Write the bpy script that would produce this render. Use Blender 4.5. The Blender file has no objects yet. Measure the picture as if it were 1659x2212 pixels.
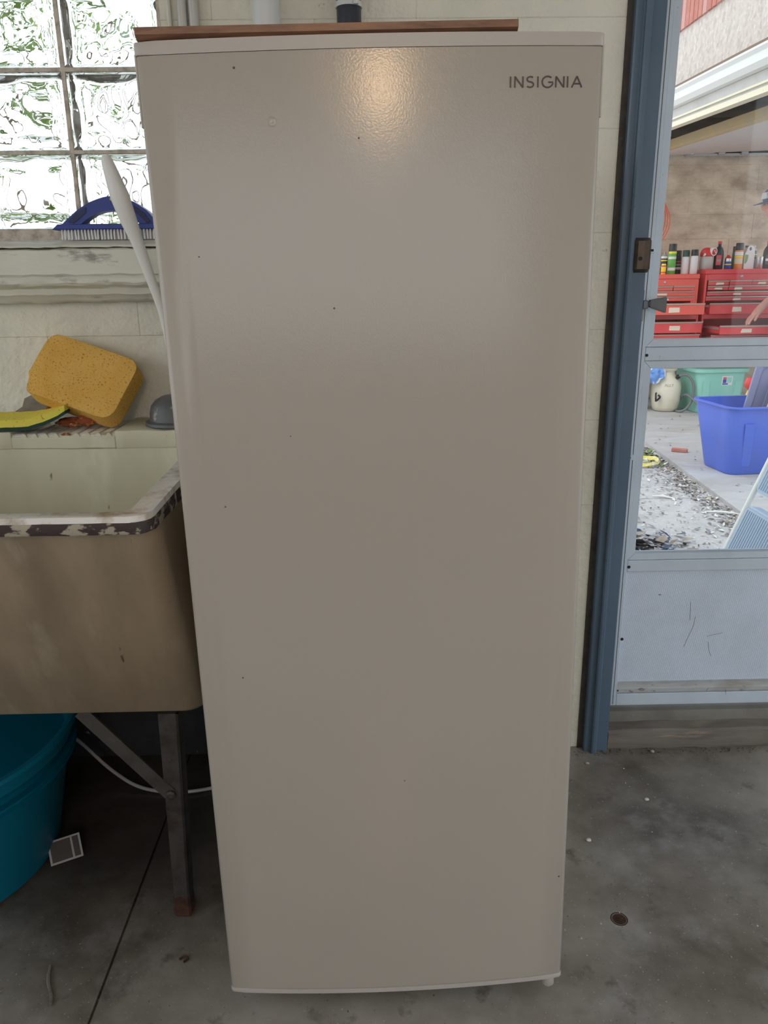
import bpy, bmesh, math, random
from mathutils import Vector, Matrix, noise as mnoise
R = random.Random(7)
PI = math.pi
SC = bpy.context.scene
COL = SC.collection
rad = math.radians

# ---------------------------------------------------------------- camera, sky, lamps, exposure
cd = bpy.data.cameras.new('camera'); cam = bpy.data.objects.new('camera', cd); COL.objects.link(cam)
cd.sensor_fit = 'VERTICAL'; cd.sensor_height = 36.0; cd.lens = 36.0 * 1661.0 / 2212.0
cd.clip_start = 0.02; cd.clip_end = 200
_p, _r, _y = rad(16.636), rad(0.711), rad(0.830)
_f = Vector((math.sin(_y)*math.cos(_p), math.cos(_y)*math.cos(_p), -math.sin(_p)))
_rt = Vector((math.cos(_y), -math.sin(_y), 0)); _dn = _f.cross(_rt)
_r2 = _rt*math.cos(_r) + _dn*math.sin(_r); _d2 = -_rt*math.sin(_r) + _dn*math.cos(_r)
m = Matrix((_r2, -_d2, -_f)).transposed().to_4x4(); m.translation = (0, 0, 1.155)
cam.matrix_world = m
SC.camera = cam

W = bpy.data.worlds.new('sky'); SC.world = W; W.use_nodes = True
nt = W.node_tree; nt.nodes.clear()
out = nt.nodes.new('ShaderNodeOutputWorld'); bg = nt.nodes.new('ShaderNodeBackground')
tc = nt.nodes.new('ShaderNodeTexCoord'); sep = nt.nodes.new('ShaderNodeSeparateXYZ'); cr = nt.nodes.new('ShaderNodeValToRGB')
cr.color_ramp.elements[0].position = 0.0; cr.color_ramp.elements[0].color = (0.96, 0.97, 0.98, 1)
cr.color_ramp.elements[1].position = 0.6; cr.color_ramp.elements[1].color = (0.75, 0.87, 1.0, 1)
nt.links.new(tc.outputs['Generated'], sep.inputs[0]); nt.links.new(sep.outputs['Z'], cr.inputs[0])
nt.links.new(cr.outputs[0], bg.inputs[0]); bg.inputs[1].default_value = 1.9
nt.links.new(bg.outputs[0], out.inputs[0])

sd = bpy.data.lights.new('sun', 'SUN'); sd.energy = 0.9; sd.angle = rad(25); sd.color = (1.0, 0.95, 0.86)
sun = bpy.data.objects.new('sun', sd); COL.objects.link(sun)
sun.rotation_euler = Vector((0.45, 0.35, -0.82)).to_track_quat('-Z', 'Y').to_euler()

SC.view_settings.view_transform = 'Standard'; SC.view_settings.look = 'None'
SC.view_settings.exposure = 0.0; SC.view_settings.gamma = 1.0; SC.view_settings.use_curve_mapping = False
SC.cycles.use_denoising = True
SC.cycles.max_bounces = 12; SC.cycles.transparent_max_bounces = 16
SC.cycles.caustics_reflective = False
SC.cycles.sample_clamp_indirect = 6.0

# ---------------------------------------------------------------- materials
def mat(name, col, rough=0.5, metal=0.0, var=None, bump=None, spec=0.5, emit=None, trans=0.0, extra=None, stretch=None):
    """var: list of (colour, scale, lo, hi[, detail]); bump: list of (scale, strength, distance)"""
    M = bpy.data.materials.new(name); M.use_nodes = True
    n = M.node_tree; b = n.nodes['Principled BSDF']; L = n.links.new
    b.inputs['Base Color'].default_value = (*col, 1); b.inputs['Roughness'].default_value = rough
    b.inputs['Metallic'].default_value = metal; b.inputs['Specular IOR Level'].default_value = spec
    b.inputs['Transmission Weight'].default_value = trans
    if emit: b.inputs['Emission Color'].default_value = (*emit[0], 1); b.inputs['Emission Strength'].default_value = emit[1]
    if var or bump:
        t = n.nodes.new('ShaderNodeTexCoord'); src = t.outputs['Object']
        if stretch:
            mp = n.nodes.new('ShaderNodeMapping'); mp.inputs['Scale'].default_value = stretch
            L(src, mp.inputs[0]); src = mp.outputs[0]
    prev = None
    for v in (var or []):
        c, s, lo, hi = v[:4]; det = v[4] if len(v) > 4 else 4
        nz = n.nodes.new('ShaderNodeTexNoise'); nz.inputs['Scale'].default_value = s; nz.inputs['Detail'].default_value = det
        nz.inputs['Roughness'].default_value = 0.6
        L(src, nz.inputs['Vector'])
        r = n.nodes.new('ShaderNodeMapRange'); r.inputs[1].default_value = lo; r.inputs[2].default_value = hi
        L(nz.outputs[0], r.inputs[0])
        mx = n.nodes.new('ShaderNodeMix'); mx.data_type = 'RGBA'; mx.inputs[7].default_value = (*c, 1)
        L(r.outputs[0], mx.inputs[0])
        if prev is None: mx.inputs[6].default_value = (*col, 1)
        else: L(prev, mx.inputs[6])
        prev = mx.outputs[2]
    if prev is not None: L(prev, b.inputs['Base Color'])
    pb = None
    for s, st, dist in (bump or []):
        nz = n.nodes.new('ShaderNodeTexNoise'); nz.inputs['Scale'].default_value = s; nz.inputs['Detail'].default_value = 3
        L(src, nz.inputs['Vector'])
        bp = n.nodes.new('ShaderNodeBump'); bp.inputs['Strength'].default_value = st; bp.inputs['Distance'].default_value = dist
        L(nz.outputs[0], bp.inputs['Height'])
        if pb: L(pb, bp.inputs['Normal'])
        pb = bp.outputs[0]
    if pb: L(pb, b.inputs['Normal'])
    return M

M = {}
M['freezer'] = mat('freezer_white', (0.425, 0.392, 0.343), 0.16, bump=[(420, 0.10, 0.001)], spec=0.5)
M['freezer_trim'] = mat('freezer_trim', (0.50, 0.47, 0.43), 0.35)
M['gasket'] = mat('gasket_grey', (0.30, 0.30, 0.29), 0.7)
M['logo'] = mat('logo_grey', (0.085, 0.075, 0.07), 0.35, 0.4)
M['speck'] = mat('dirt_speck', (0.12, 0.09, 0.07), 0.8)
M['wood'] = mat('brown_wood', (0.33, 0.17, 0.10), 0.45, var=[((0.13, 0.06, 0.035), 22, 0.35, 0.7, 6), ((0.32, 0.18, 0.11), 60, 0.55, 0.8)], stretch=(0.5, 3, 3))
M['wall'] = mat('cream_masonry_paint', (0.80, 0.79, 0.68), 0.6,
                var=[((0.60, 0.59, 0.50), 3.0, 0.4, 0.75), ((0.77, 0.755, 0.66), 9, 0.5, 0.8), ((0.22, 0.20, 0.16), 26, 0.70, 0.78)],
                bump=[(11, 0.35, 0.012), (55, 0.8, 0.006), (230, 0.3, 0.0015)])
M['wall_dark'] = mat('dark_flecked_wall', (0.035, 0.035, 0.042), 0.7, var=[((0.02, 0.02, 0.022), 5, 0.4, 0.7), ((0.30, 0.30, 0.28), 16, 0.66, 0.70, 8)], bump=[(30, 0.5, 0.006)])  # near-black with pale flecks, for the lowest wall blocks
M['sill'] = mat('worn_cream_sill_paint', (0.70, 0.70, 0.62), 0.5,
                var=[((0.55, 0.55, 0.47), 8, 0.45, 0.75), ((0.30, 0.31, 0.28), 26, 0.585, 0.66, 8)], bump=[(30, 0.5, 0.006), (140, 0.3, 0.002)], stretch=(0.35, 1, 1))
M['flake'] = mat('peeled_bare_patch', (0.30, 0.275, 0.22), 0.8, var=[((0.2, 0.18, 0.14), 30, 0.4, 0.7)], bump=[(60, 0.4, 0.003)])
M['mortar'] = mat('window_mortar', (0.62, 0.56, 0.48), 0.85, var=[((0.30, 0.26, 0.21), 40, 0.45, 0.7)], bump=[(90, 0.5, 0.003)])
M['glass'] = mat('block_glass', (0.97, 1.0, 0.98), 0.0, trans=1.0)
M['plain'] = mat('room_paint', (0.72, 0.70, 0.65), 0.7, var=[((0.64, 0.62, 0.57), 2, 0.4, 0.7)])
M['floor'] = mat('stained_shaded_concrete', (0.345, 0.318, 0.275), 0.22,
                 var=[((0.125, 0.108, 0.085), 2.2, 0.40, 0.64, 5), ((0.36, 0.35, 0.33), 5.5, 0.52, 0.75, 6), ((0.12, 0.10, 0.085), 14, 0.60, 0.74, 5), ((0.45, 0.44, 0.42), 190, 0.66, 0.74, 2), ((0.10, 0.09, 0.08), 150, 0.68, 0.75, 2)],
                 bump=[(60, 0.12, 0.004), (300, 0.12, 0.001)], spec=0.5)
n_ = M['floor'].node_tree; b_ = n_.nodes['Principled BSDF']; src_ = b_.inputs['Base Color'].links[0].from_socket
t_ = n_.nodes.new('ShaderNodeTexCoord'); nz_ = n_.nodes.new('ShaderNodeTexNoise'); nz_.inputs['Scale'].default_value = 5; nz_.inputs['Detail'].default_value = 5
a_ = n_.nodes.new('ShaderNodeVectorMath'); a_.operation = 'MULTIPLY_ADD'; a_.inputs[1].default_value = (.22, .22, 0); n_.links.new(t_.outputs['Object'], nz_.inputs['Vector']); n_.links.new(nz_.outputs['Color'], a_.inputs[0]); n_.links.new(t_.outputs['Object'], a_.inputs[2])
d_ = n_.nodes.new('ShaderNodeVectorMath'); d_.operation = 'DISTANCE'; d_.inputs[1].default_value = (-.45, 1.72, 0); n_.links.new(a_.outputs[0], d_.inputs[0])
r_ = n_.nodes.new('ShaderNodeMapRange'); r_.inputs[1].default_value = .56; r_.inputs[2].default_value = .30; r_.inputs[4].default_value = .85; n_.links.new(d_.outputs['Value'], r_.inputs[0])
m_ = n_.nodes.new('ShaderNodeMix'); m_.data_type = 'RGBA'; m_.inputs[7].default_value = (.035, .030, .026, 1); n_.links.new(r_.outputs[0], m_.inputs[0]); n_.links.new(src_, m_.inputs[6]); n_.links.new(m_.outputs[2], b_.inputs['Base Color'])  # dark patch under the sink: shade put into the floor colour
M['dark'] = mat('near_black', (0.02, 0.018, 0.016), 0.8)
M['tub'] = mat('old_cast_concrete', (0.64, 0.63, 0.48), 0.55,
               var=[((0.50, 0.48, 0.36), 4, 0.4, 0.7), ((0.76, 0.75, 0.64), 13, 0.55, 0.8, 6), ((0.16, 0.13, 0.10), 35, 0.68, 0.76)], bump=[(20, 0.15, 0.006), (120, 0.2, 0.0015)], stretch=(1, 1, 0.45))
M['tub_out'] = mat('stained_shaded_tub_outside', (0.37, 0.295, 0.205), 0.5,
               var=[((0.24, 0.19, 0.13), 5, 0.4, 0.7), ((0.42, 0.36, 0.27), 12, 0.58, 0.8, 6), ((0.10, 0.08, 0.06), 30, 0.71, 0.76)], bump=[(30, 0.12, 0.005)], stretch=(1.6, 1, 0.4))  # same concrete as the inside; its shade is put into the darker colour
M['tub_band'] = mat('flaking_dark_rim_band', (0.055, 0.04, 0.038), 0.5, var=[((0.42, 0.38, 0.30), 34, 0.53, 0.57, 8)], bump=[(50, 0.4, 0.004)], stretch=(0.8, 1, 1.3))
M['tub_rim'] = mat('worn_rim_top', (0.78, 0.76, 0.73), 0.22, var=[((0.42, 0.36, 0.28), 25, 0.5, 0.7)], bump=[(60, 0.2, 0.002)])
M['rust_steel'] = mat('dark_rusty_steel', (0.065, 0.06, 0.054), 0.6, 0.3, var=[((0.04, 0.028, 0.022), 20, 0.45, 0.65), ((0.10, 0.09, 0.08), 55, 0.6, 0.8)], bump=[(80, 0.3, 0.002)])
M['rust'] = mat('rust', (0.075, 0.032, 0.018), 0.9, var=[((0.03, 0.017, 0.012), 50, 0.45, 0.65)], bump=[(90, 0.6, 0.003)])
M['teal'] = mat('teal_plastic', (0.0, 0.145, 0.235), 0.35, var=[((0.01, 0.20, 0.30), 14, 0.6, 0.8)])
M['sponge'] = mat('orange_sponge', (0.72, 0.42, 0.10), 0.95, var=[((0.78, 0.48, 0.135), 18, 0.4, 0.7), ((0.33, 0.16, 0.03), 300, 0.60, 0.68, 2)], bump=[(200, 0.6, 0.002), (40, 0.15, 0.004)], spec=0.1)
M['yellow_sponge'] = mat('yellow_cellulose', (0.84, 0.74, 0.13), 0.9, var=[((0.40, 0.30, 0.02), 170, 0.64, 0.72, 2)], bump=[(150, 0.7, 0.002)], spec=0.1)
M['scour'] = mat('dark_green_scour_layer', (0.02, 0.06, 0.05), 0.9, bump=[(300, 0.6, 0.001)])
M['scrap'] = mat('rusty_scrap', (0.28, 0.07, 0.025), 0.8, var=[((0.55, 0.17, 0.03), 60, 0.55, 0.62), ((0.55, 0.50, 0.36), 90, 0.60, 0.66), ((0.06, 0.035, 0.025), 50, 0.60, 0.7)], bump=[(90, 0.7, 0.004)])
M['blue_plastic'] = mat('blue_plastic', (0.02, 0.045, 0.27), 0.4, var=[((0.10, 0.13, 0.40), 120, 0.68, 0.75)])
M['blue_dark'] = mat('navy_inset', (0.012, 0.02, 0.10), 0.5)
M['bristle'] = mat('white_bristle', (0.80, 0.80, 0.80), 0.6)
M['white_plastic'] = mat('white_plastic', (0.80, 0.80, 0.79), 0.35)
M['cup'] = mat('grey_rubber', (0.10, 0.105, 0.11), 0.45, var=[((0.34, 0.34, 0.34), 40, 0.60, 0.70)])
M['conduit'] = mat('grey_painted_conduit', (0.50, 0.50, 0.47), 0.35, 0.2)
M['pvc'] = mat('white_pipe', (0.66, 0.68, 0.68), 0.3)
M['coupling'] = mat('black_rubber_coupling', (0.03, 0.035, 0.05), 0.4)
M['clear'] = mat('pale_cable_tie', (0.62, 0.64, 0.64), 0.25)
M['card'] = mat('dark_printed_card', (0.09, 0.08, 0.075), 0.6); M['paper'] = mat('white_paper', (0.72, 0.70, 0.66), 0.7)
M['cable'] = mat('grey_cable', (0.48, 0.48, 0.50), 0.4)
M['jamb'] = mat('blue_grey_gloss_paint', (0.105, 0.165, 0.235), 0.28, var=[((0.085, 0.13, 0.185), 3, 0.4, 0.7), ((0.05, 0.06, 0.07), 30, 0.70, 0.78)], bump=[(25, 0.1, 0.004)])
M['alu'] = mat('mill_aluminium_paint', (0.60, 0.70, 0.80), 0.42, 0.0, var=[((0.52, 0.60, 0.68), 6, 0.4, 0.7), ((0.22, 0.21, 0.19), 60, 0.70, 0.77)], stretch=(1, 1, 0.5))
M['alu_groove'] = mat('groove_dark_grey', (0.10, 0.10, 0.10), 0.8)  # flat dark grey for the stile groove and panel scratches
M['kick'] = mat('dimpled_kick_panel', (0.64, 0.74, 0.87), 0.45, 0.0, var=[((0.56, 0.64, 0.74), 5, 0.4, 0.7), ((0.16, 0.15, 0.14), 28, 0.71, 0.76)])
n_ = M['kick'].node_tree; b_ = n_.nodes['Principled BSDF']
t_ = n_.nodes.new('ShaderNodeTexCoord'); mp_ = n_.nodes.new('ShaderNodeMapping'); mp_.inputs['Rotation'].default_value = (0, rad(20), 0)
w_ = n_.nodes.new('ShaderNodeTexVoronoi'); w_.inputs['Scale'].default_value = 210; w_.inputs['Randomness'].default_value = 0.1
bp_ = n_.nodes.new('ShaderNodeBump'); bp_.inputs['Strength'].default_value = 0.9; bp_.inputs['Distance'].default_value = 0.0015
n_.links.new(t_.outputs['Object'], mp_.inputs[0]); n_.links.new(mp_.outputs[0], w_.inputs['Vector']); n_.links.new(w_.outputs[0], bp_.inputs['Height']); n_.links.new(bp_.outputs[0], b_.inputs['Normal'])
M['alu_dirty'] = mat('dirty_aluminium', (0.46, 0.49, 0.50), 0.6, 0.0, var=[((0.28, 0.24, 0.18), 7, 0.45, 0.65, 6), ((0.06, 0.05, 0.04), 40, 0.62, 0.70, 6)], stretch=(.6, 1, 2))
M['brass'] = mat('brown_lock_enamel', (0.085, 0.062, 0.045), 0.4, 0.4, var=[((0.05, 0.035, 0.025), 60, 0.5, 0.7)])
M['steel'] = mat('grey_steel', (0.30, 0.31, 0.33), 0.35, 0.8)
M['latch'] = mat('dark_grey_latch', (0.17, 0.18, 0.20), 0.5, 0.4)
M['old_wood'] = mat('weathered_grey_wood', (0.20, 0.18, 0.155), 0.75, var=[((0.09, 0.075, 0.06), 9, 0.45, 0.65, 8), ((0.34, 0.29, 0.22), 16, 0.58, 0.72, 6)], bump=[(20, 0.6, 0.006), (90, 0.3, 0.002)], stretch=(0.25, 1, 2.2))
M['curb'] = mat('door_sill_concrete', (0.21, 0.205, 0.18), 0.7, var=[((0.15, 0.14, 0.12), 10, 0.4, 0.7)], bump=[(60, 0.3, 0.004)])
# storm-door pane: clear sheet with a fresnel reflection
PM = bpy.data.materials.new('clear_pane'); PM.use_nodes = True; n_ = PM.node_tree; n_.nodes.clear()
o_ = n_.nodes.new('ShaderNodeOutputMaterial'); mx_ = n_.nodes.new('ShaderNodeMixShader'); tr_ = n_.nodes.new('ShaderNodeBsdfTransparent'); gl_ = n_.nodes.new('ShaderNodeBsdfGlossy'); fr_ = n_.nodes.new('ShaderNodeFresnel')
fr_.inputs[0].default_value = 1.35; gl_.inputs['Roughness'].default_value = 0.02; tr_.inputs[0].default_value = (0.97, 0.98, 0.98, 1)
n_.links.new(fr_.outputs[0], mx_.inputs[0]); n_.links.new(tr_.outputs[0], mx_.inputs[1]); n_.links.new(gl_.outputs[0], mx_.inputs[2]); n_.links.new(mx_.outputs[0], o_.inputs[0]); M['pane'] = PM
# outdoors
M['ground'] = mat('yard_concrete', (0.50, 0.475, 0.46), 0.85, var=[((0.40, 0.375, 0.36), 6, 0.45, 0.7), ((0.60, 0.585, 0.57), 60, 0.55, 0.7, 3), ((0.28, 0.25, 0.23), 90, 0.66, 0.74, 3)], bump=[(70, 0.4, 0.006)])
M['slab'] = mat('garage_slab', (0.46, 0.44, 0.425), 0.75, var=[((0.38, 0.345, 0.31), 3, 0.45, 0.7), ((0.40, 0.32, 0.24), 7, 0.6, 0.75), ((0.54, 0.53, 0.52), 14, 0.55, 0.75)], bump=[(12, 0.2, 0.008)], stretch=(0.5, 1, 1))
M['slab_edge'] = mat('slab_edge', (0.42, 0.36, 0.30), 0.9)
M['stucco'] = mat('stucco', (0.66, 0.575, 0.51), 0.9, var=[((0.55, 0.47, 0.42), 22, 0.45, 0.62, 3), ((0.74, 0.665, 0.60), 34, 0.52, 0.66, 3)], bump=[(34, 0.7, 0.006), (90, 0.4, 0.003)])
M['brick_a'] = mat('red_brick', (0.50, 0.175, 0.13), 0.85, var=[((0.58, 0.25, 0.20), 12, 0.4, 0.7)]); M['brick_b'] = mat('pink_brick', (0.60, 0.32, 0.29), 0.85)
M['lime'] = mat('pale_brick_joint', (0.62, 0.52, 0.46), 0.9)
M['gutter'] = mat('white_gutter', (0.83, 0.82, 0.78), 0.4); M['fascia'] = mat('grey_white_fascia', (0.60, 0.575, 0.545), 0.6, var=[((0.52, 0.49, 0.46), 5, 0.5, 0.7)])
M['cream_lip'] = mat('cream_trim_lip', (0.84, 0.76, 0.56), 0.5, var=[((0.25, 0.18, 0.12), 45, 0.66, 0.70, 6)])
M['shingle'] = mat('brown_shingle_edge', (0.24, 0.165, 0.125), 0.9, bump=[(60, 0.5, 0.005)])
M['rafter'] = mat('dark_roof_boards', (0.28, 0.245, 0.21), 0.9, var=[((0.17, 0.145, 0.125), 9, 0.4, 0.7), ((0.42, 0.38, 0.33), 20, 0.6, 0.8)], stretch=(0.4, 2, 2))
M['tan'] = mat('tan_door_edge', (0.52, 0.40, 0.23), 0.6, var=[((0.60, 0.42, 0.18), 8, 0.5, 0.7)]); M['gdoor'] = mat('grey_white_door_panel', (0.62, 0.58, 0.55), 0.6)
M['galv'] = mat('galvanised_track', (0.45, 0.46, 0.46), 0.4, 0.6)
M['bwall'] = mat('brown_smeared_block_wall', (0.74, 0.62, 0.475), 0.9, var=[((0.42, 0.33, 0.24), 3, 0.4, 0.65, 6), ((0.64, 0.56, 0.45), 9, 0.52, 0.72, 8), ((0.72, 0.66, 0.56), 30, 0.62, 0.75, 6)], bump=[(16, 0.5, 0.02), (60, 0.4, 0.006)], stretch=(1, 1, 1.8))
M['red'] = mat('red_enamel', (0.72, 0.045, 0.05), 0.32, var=[((0.78, 0.08, 0.08), 5, 0.4, 0.7)]); M['red2'] = mat('orange_red_enamel', (0.80, 0.095, 0.06), 0.32)
M['red_in'] = mat('drawer_inside_red', (0.30, 0.02, 0.02), 0.5)
M['trimstrip'] = mat('drawer_pull_strip', (0.58, 0.48, 0.40), 0.35, 0.4); M['sticker'] = mat('cream_paper_sticker', (0.80, 0.70, 0.54), 0.7)
M['bench'] = mat('workbench_wood', (0.34, 0.25, 0.16), 0.8)
M['mint'] = mat('mint_plastic', (0.30, 0.64, 0.53), 0.4, var=[((0.35, 0.68, 0.58), 4, 0.4, 0.7)]); M['blue_tote'] = mat('blue_tote_plastic', (0.085, 0.16, 0.68), 0.4, var=[((0.10, 0.16, 0.58), 5, 0.4, 0.7), ((0.40, 0.46, 0.78), 34, 0.715, 0.75, 6)])
M['bluegrey_lid'] = mat('slate_lid', (0.20, 0.205, 0.33), 0.45); M['tan_lid'] = mat('tan_lid', (0.58, 0.47, 0.37), 0.5)
M['jug'] = mat('translucent_white_jug', (0.74, 0.68, 0.54), 0.45, var=[((0.66, 0.59, 0.45), 4, 0.45, 0.6)])
M['pencil'] = mat('faded_marker', (0.36, 0.33, 0.27), 0.7); M['black'] = mat('black_plastic', (0.02, 0.02, 0.022), 0.35); M['hose'] = mat('grey_hose', (0.17, 0.175, 0.175), 0.5)
M['redplast'] = mat('red_plastic', (0.68, 0.04, 0.035), 0.35); M['bag'] = mat('blue_white_bag', (0.16, 0.33, 0.72), 0.35, var=[((0.78, 0.80, 0.82), 11, 0.52, 0.58, 2)]); M['navy_bag'] = mat('dark_navy_bag', (0.03, 0.05, 0.11), 0.4)
M['yellow'] = mat('yellow_plastic', (0.85, 0.62, 0.03), 0.4); M['cord'] = mat('orange_cord', (0.78, 0.14, 0.06), 0.5)
M['rope_y'] = mat('yellow_rope', (0.78, 0.66, 0.14), 0.7, var=[((0.80, 0.78, 0.70), 60, 0.5, 0.58, 2)])
M['step_blue'] = mat('pale_blue_tread', (0.33, 0.42, 0.53), 0.4, var=[((0.75, 0.78, 0.80), 40, 0.70, 0.73, 4)]); M['step_white'] = mat('white_tube_enamel', (0.76, 0.77, 0.73), 0.35)
M['chips'] = mat('pale_chips', (0.58, 0.50, 0.42), 0.9, var=[((0.32, 0.26, 0.21), 9, 0.4, 0.6, 2)]); M['leaf_dark'] = mat('dry_grey_leaves', (0.26, 0.235, 0.255), 0.8, var=[((0.42, 0.40, 0.42), 14, 0.45, 0.6, 2)])
M['leaf_g'] = mat('green_leaf', (0.22, 0.34, 0.05), 0.5, var=[((0.10, 0.18, 0.04), 4, 0.4, 0.6)]); M['bark'] = mat('bark', (0.20, 0.15, 0.11), 0.9)
M['skin'] = mat('skin', (0.66, 0.32, 0.235), 0.5, var=[((0.60, 0.24, 0.18), 30, 0.45, 0.7)]); M['shirt'] = mat('blue_grey_shirt', (0.24, 0.29, 0.40), 0.85); M['jeans'] = mat('denim', (0.10, 0.14, 0.24), 0.85)
M['cap'] = mat('slate_blue_cap', (0.115, 0.145, 0.24), 0.8); M['cap_w'] = mat('pale_cap_front', (0.62, 0.64, 0.64), 0.8); M['hair'] = mat('grey_hair', (0.45, 0.43, 0.40), 0.8); M['wire'] = mat('gold_wire', (0.75, 0.62, 0.35), 0.3, 0.6)
M['shoe'] = mat('dark_shoe', (0.05, 0.045, 0.04), 0.6)
M['eye'] = mat('eye_dark', (0.05, 0.035, 0.03), 0.2)
def plain(key, c, r=0.4, me=0.0): M[key] = mat(key, c, r, me); return M[key]
plain('can_green', (0.12, 0.42, 0.06)); plain('can_yellow', (0.90, 0.72, 0.02)); plain('can_white', (0.78, 0.74, 0.72)); plain('can_greencap', (0.03, 0.08, 0.06))
plain('can_orange', (0.82, 0.26, 0.04)); plain('can_tan', (0.74, 0.62, 0.42)); plain('can_blue', (0.05, 0.08, 0.38)); plain('silver', (0.62, 0.60, 0.57), 0.22, 0.9); plain('grey_can', (0.30, 0.32, 0.32)); plain('jug_grey', (0.52, 0.49, 0.45)); plain('label_green', (0.20, 0.38, 0.14)); plain('label_red', (0.70, 0.09, 0.09))
plain('bulb_glass', (1, 0.8, 0.55), 0.3)

# ---------------------------------------------------------------- mesh helpers
def nb(): return bmesh.new()
def box(bm, lo, hi, bev=0.0, seg=1, mi=0, T=None):
    vs = [bm.verts.new((x, y, z)) for x in (lo[0], hi[0]) for y in (lo[1], hi[1]) for z in (lo[2], hi[2])]
    fs = [bm.faces.new([vs[i] for i in q]) for q in ((0, 1, 3, 2), (4, 6, 7, 5), (0, 4, 5, 1), (2, 3, 7, 6), (0, 2, 6, 4), (1, 5, 7, 3))]
    for f in fs: f.material_index = mi
    if bev:
        es = list({e for f in fs for e in f.edges})
        r = bmesh.ops.bevel(bm, geom=es, offset=bev, segments=seg, profile=0.5, affect='EDGES')
        vs = list({v for f in r['faces'] for v in f.verts} | {v for v in vs if v.is_valid})
        for f in {f for v in vs for f in v.link_faces}: f.material_index = mi
    if T: bmesh.ops.transform(bm, matrix=T, verts=vs)
    return vs
def prism(bm, poly, axis, a, b, bev=0.0, mi=0):
    def P(p, t): return {'x': (t, p[0], p[1]), 'y': (p[0], t, p[1]), 'z': (p[0], p[1], t)}[axis]
    A = [bm.verts.new(P(p, a)) for p in poly]; B = [bm.verts.new(P(p, b)) for p in poly]; n = len(poly); fs = []
    fs.append(bm.faces.new(A)); fs.append(bm.faces.new(B[::-1]))
    for i in range(n): fs.append(bm.faces.new((A[i], B[i], B[(i+1) % n], A[(i+1) % n])))
    for f in fs: f.material_index = mi
    if bev:
        es = list(fs[0].edges) + list(fs[1].edges)
        bmesh.ops.bevel(bm, geom=es, offset=bev, segments=2, profile=0.5, affect='EDGES')
    return A + B
def hexa(bm, c8):
    """c8: 4 corners of one end, 4 matching corners of the other"""
    A = [bm.verts.new(c) for c in c8[:4]]; B = [bm.verts.new(c) for c in c8[4:]]
    bm.faces.new(A); bm.faces.new(B[::-1])
    for i in range(4): bm.faces.new((A[i], B[i], B[(i+1) % 4], A[(i+1) % 4]))
def smooth_path(pts, k=6):
    P = [Vector(p) for p in pts]; o = []
    for i in range(len(P)-1):
        a, b, c, d = P[max(i-1, 0)], P[i], P[i+1], P[min(i+2, len(P)-1)]
        for j in range(k):
            t = j/k; o.append(0.5*((2*b)+(-a+c)*t+(2*a-5*b+4*c-d)*t*t+(-a+3*b-3*c+d)*t**3))
    o.append(P[-1]); return o
def tube(bm, pts, r, seg=10, flat=1.0, mi=0, closed=False, k=0):
    if k: 
        n0 = len(pts); rr = r
        pts = smooth_path(pts, k)
        if isinstance(rr, (list, tuple)):
            r = []
            for i in range(len(pts)):
                t = i/k; a = min(int(t), n0-2); u = t-a; r.append(rr[a]*(1-u)+rr[a+1]*u)
    P = [Vector(p) for p in pts]; n = len(P); rings = []; ref = None
    for i in range(n):
        if closed: d = (P[(i+1) % n]-P[i-1]).normalized()
        else: d = (P[min(i+1, n-1)]-P[max(i-1, 0)]).normalized()
        if ref is None: ref = d.orthogonal().normalized() if abs(d.z) < 0.9 else Vector((1, 0, 0))
        u = (ref-d*ref.dot(d)).normalized(); v = d.cross(u); ref = u
        q = r[i] if isinstance(r, (list, tuple)) else r
        rings.append([bm.verts.new(P[i]+u*q*math.cos(2*PI*j/seg)+v*q*flat*math.sin(2*PI*j/seg)) for j in range(seg)])
    vs = [v for g in rings for v in g]
    for i in range(n if closed else n-1):
        a, b = rings[i], rings[(i+1) % n]
        for j in range(seg): bm.faces.new((a[j], a[(j+1) % seg], b[(j+1) % seg], b[j])).material_index = mi
    if not closed:
        bm.faces.new(rings[0][::-1]).material_index = mi; bm.faces.new(rings[-1]).material_index = mi
    return vs
def lathe(bm, prof, c=(0, 0, 0), seg=24, sx=1, sy=1, mi=0, T=None):
    rings = []; vs = []
    for r, z in prof:
        if r < 1e-6: g = [bm.verts.new((c[0], c[1], c[2]+z))]
        else: g = [bm.verts.new((c[0]+sx*r*math.cos(2*PI*j/seg), c[1]+sy*r*math.sin(2*PI*j/seg), c[2]+z)) for j in range(seg)]
        rings.append(g); vs += g
    for a, b in zip(rings, rings[1:]):
        for j in range(seg):
            k = (j+1) % seg
            if len(a) == 1 and len(b) == 1: continue
            if len(a) == 1: f = bm.faces.new((a[0], b[k], b[j]))
            elif len(b) == 1: f = bm.faces.new((a[j], a[k], b[0]))
            else: f = bm.faces.new((a[j], a[k], b[k], b[j]))
            f.material_index = mi
    if len(rings[0]) > 1: bm.faces.new(rings[0][::-1]).material_index = mi
    if len(rings[-1]) > 1: bm.faces.new(rings[-1]).material_index = mi
    if T: bmesh.ops.transform(bm, matrix=T, verts=vs)
    return vs
LOCAL = set()
def rootloc(o):
    while o.parent: o = o.parent
    return Vector((0, 0, 0)) if o.name in LOCAL else o.location
def tag(o, label=None, cat=None, group=None, kind=None):
    if label: o['label'] = label
    if cat: o['category'] = cat
    if group: o['group'] = group
    if kind: o['kind'] = kind
    return o
def empty(name, loc, label=None, cat=None, group=None, kind=None, rot=None):
    o = bpy.data.objects.new(name, None); COL.objects.link(o); o.location = loc; o.empty_display_size = 0.05
    if rot: o.rotation_euler = rot; 
    if rot is not None: LOCAL.add(o.name)
    return tag(o, label, cat, group, kind)
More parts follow.
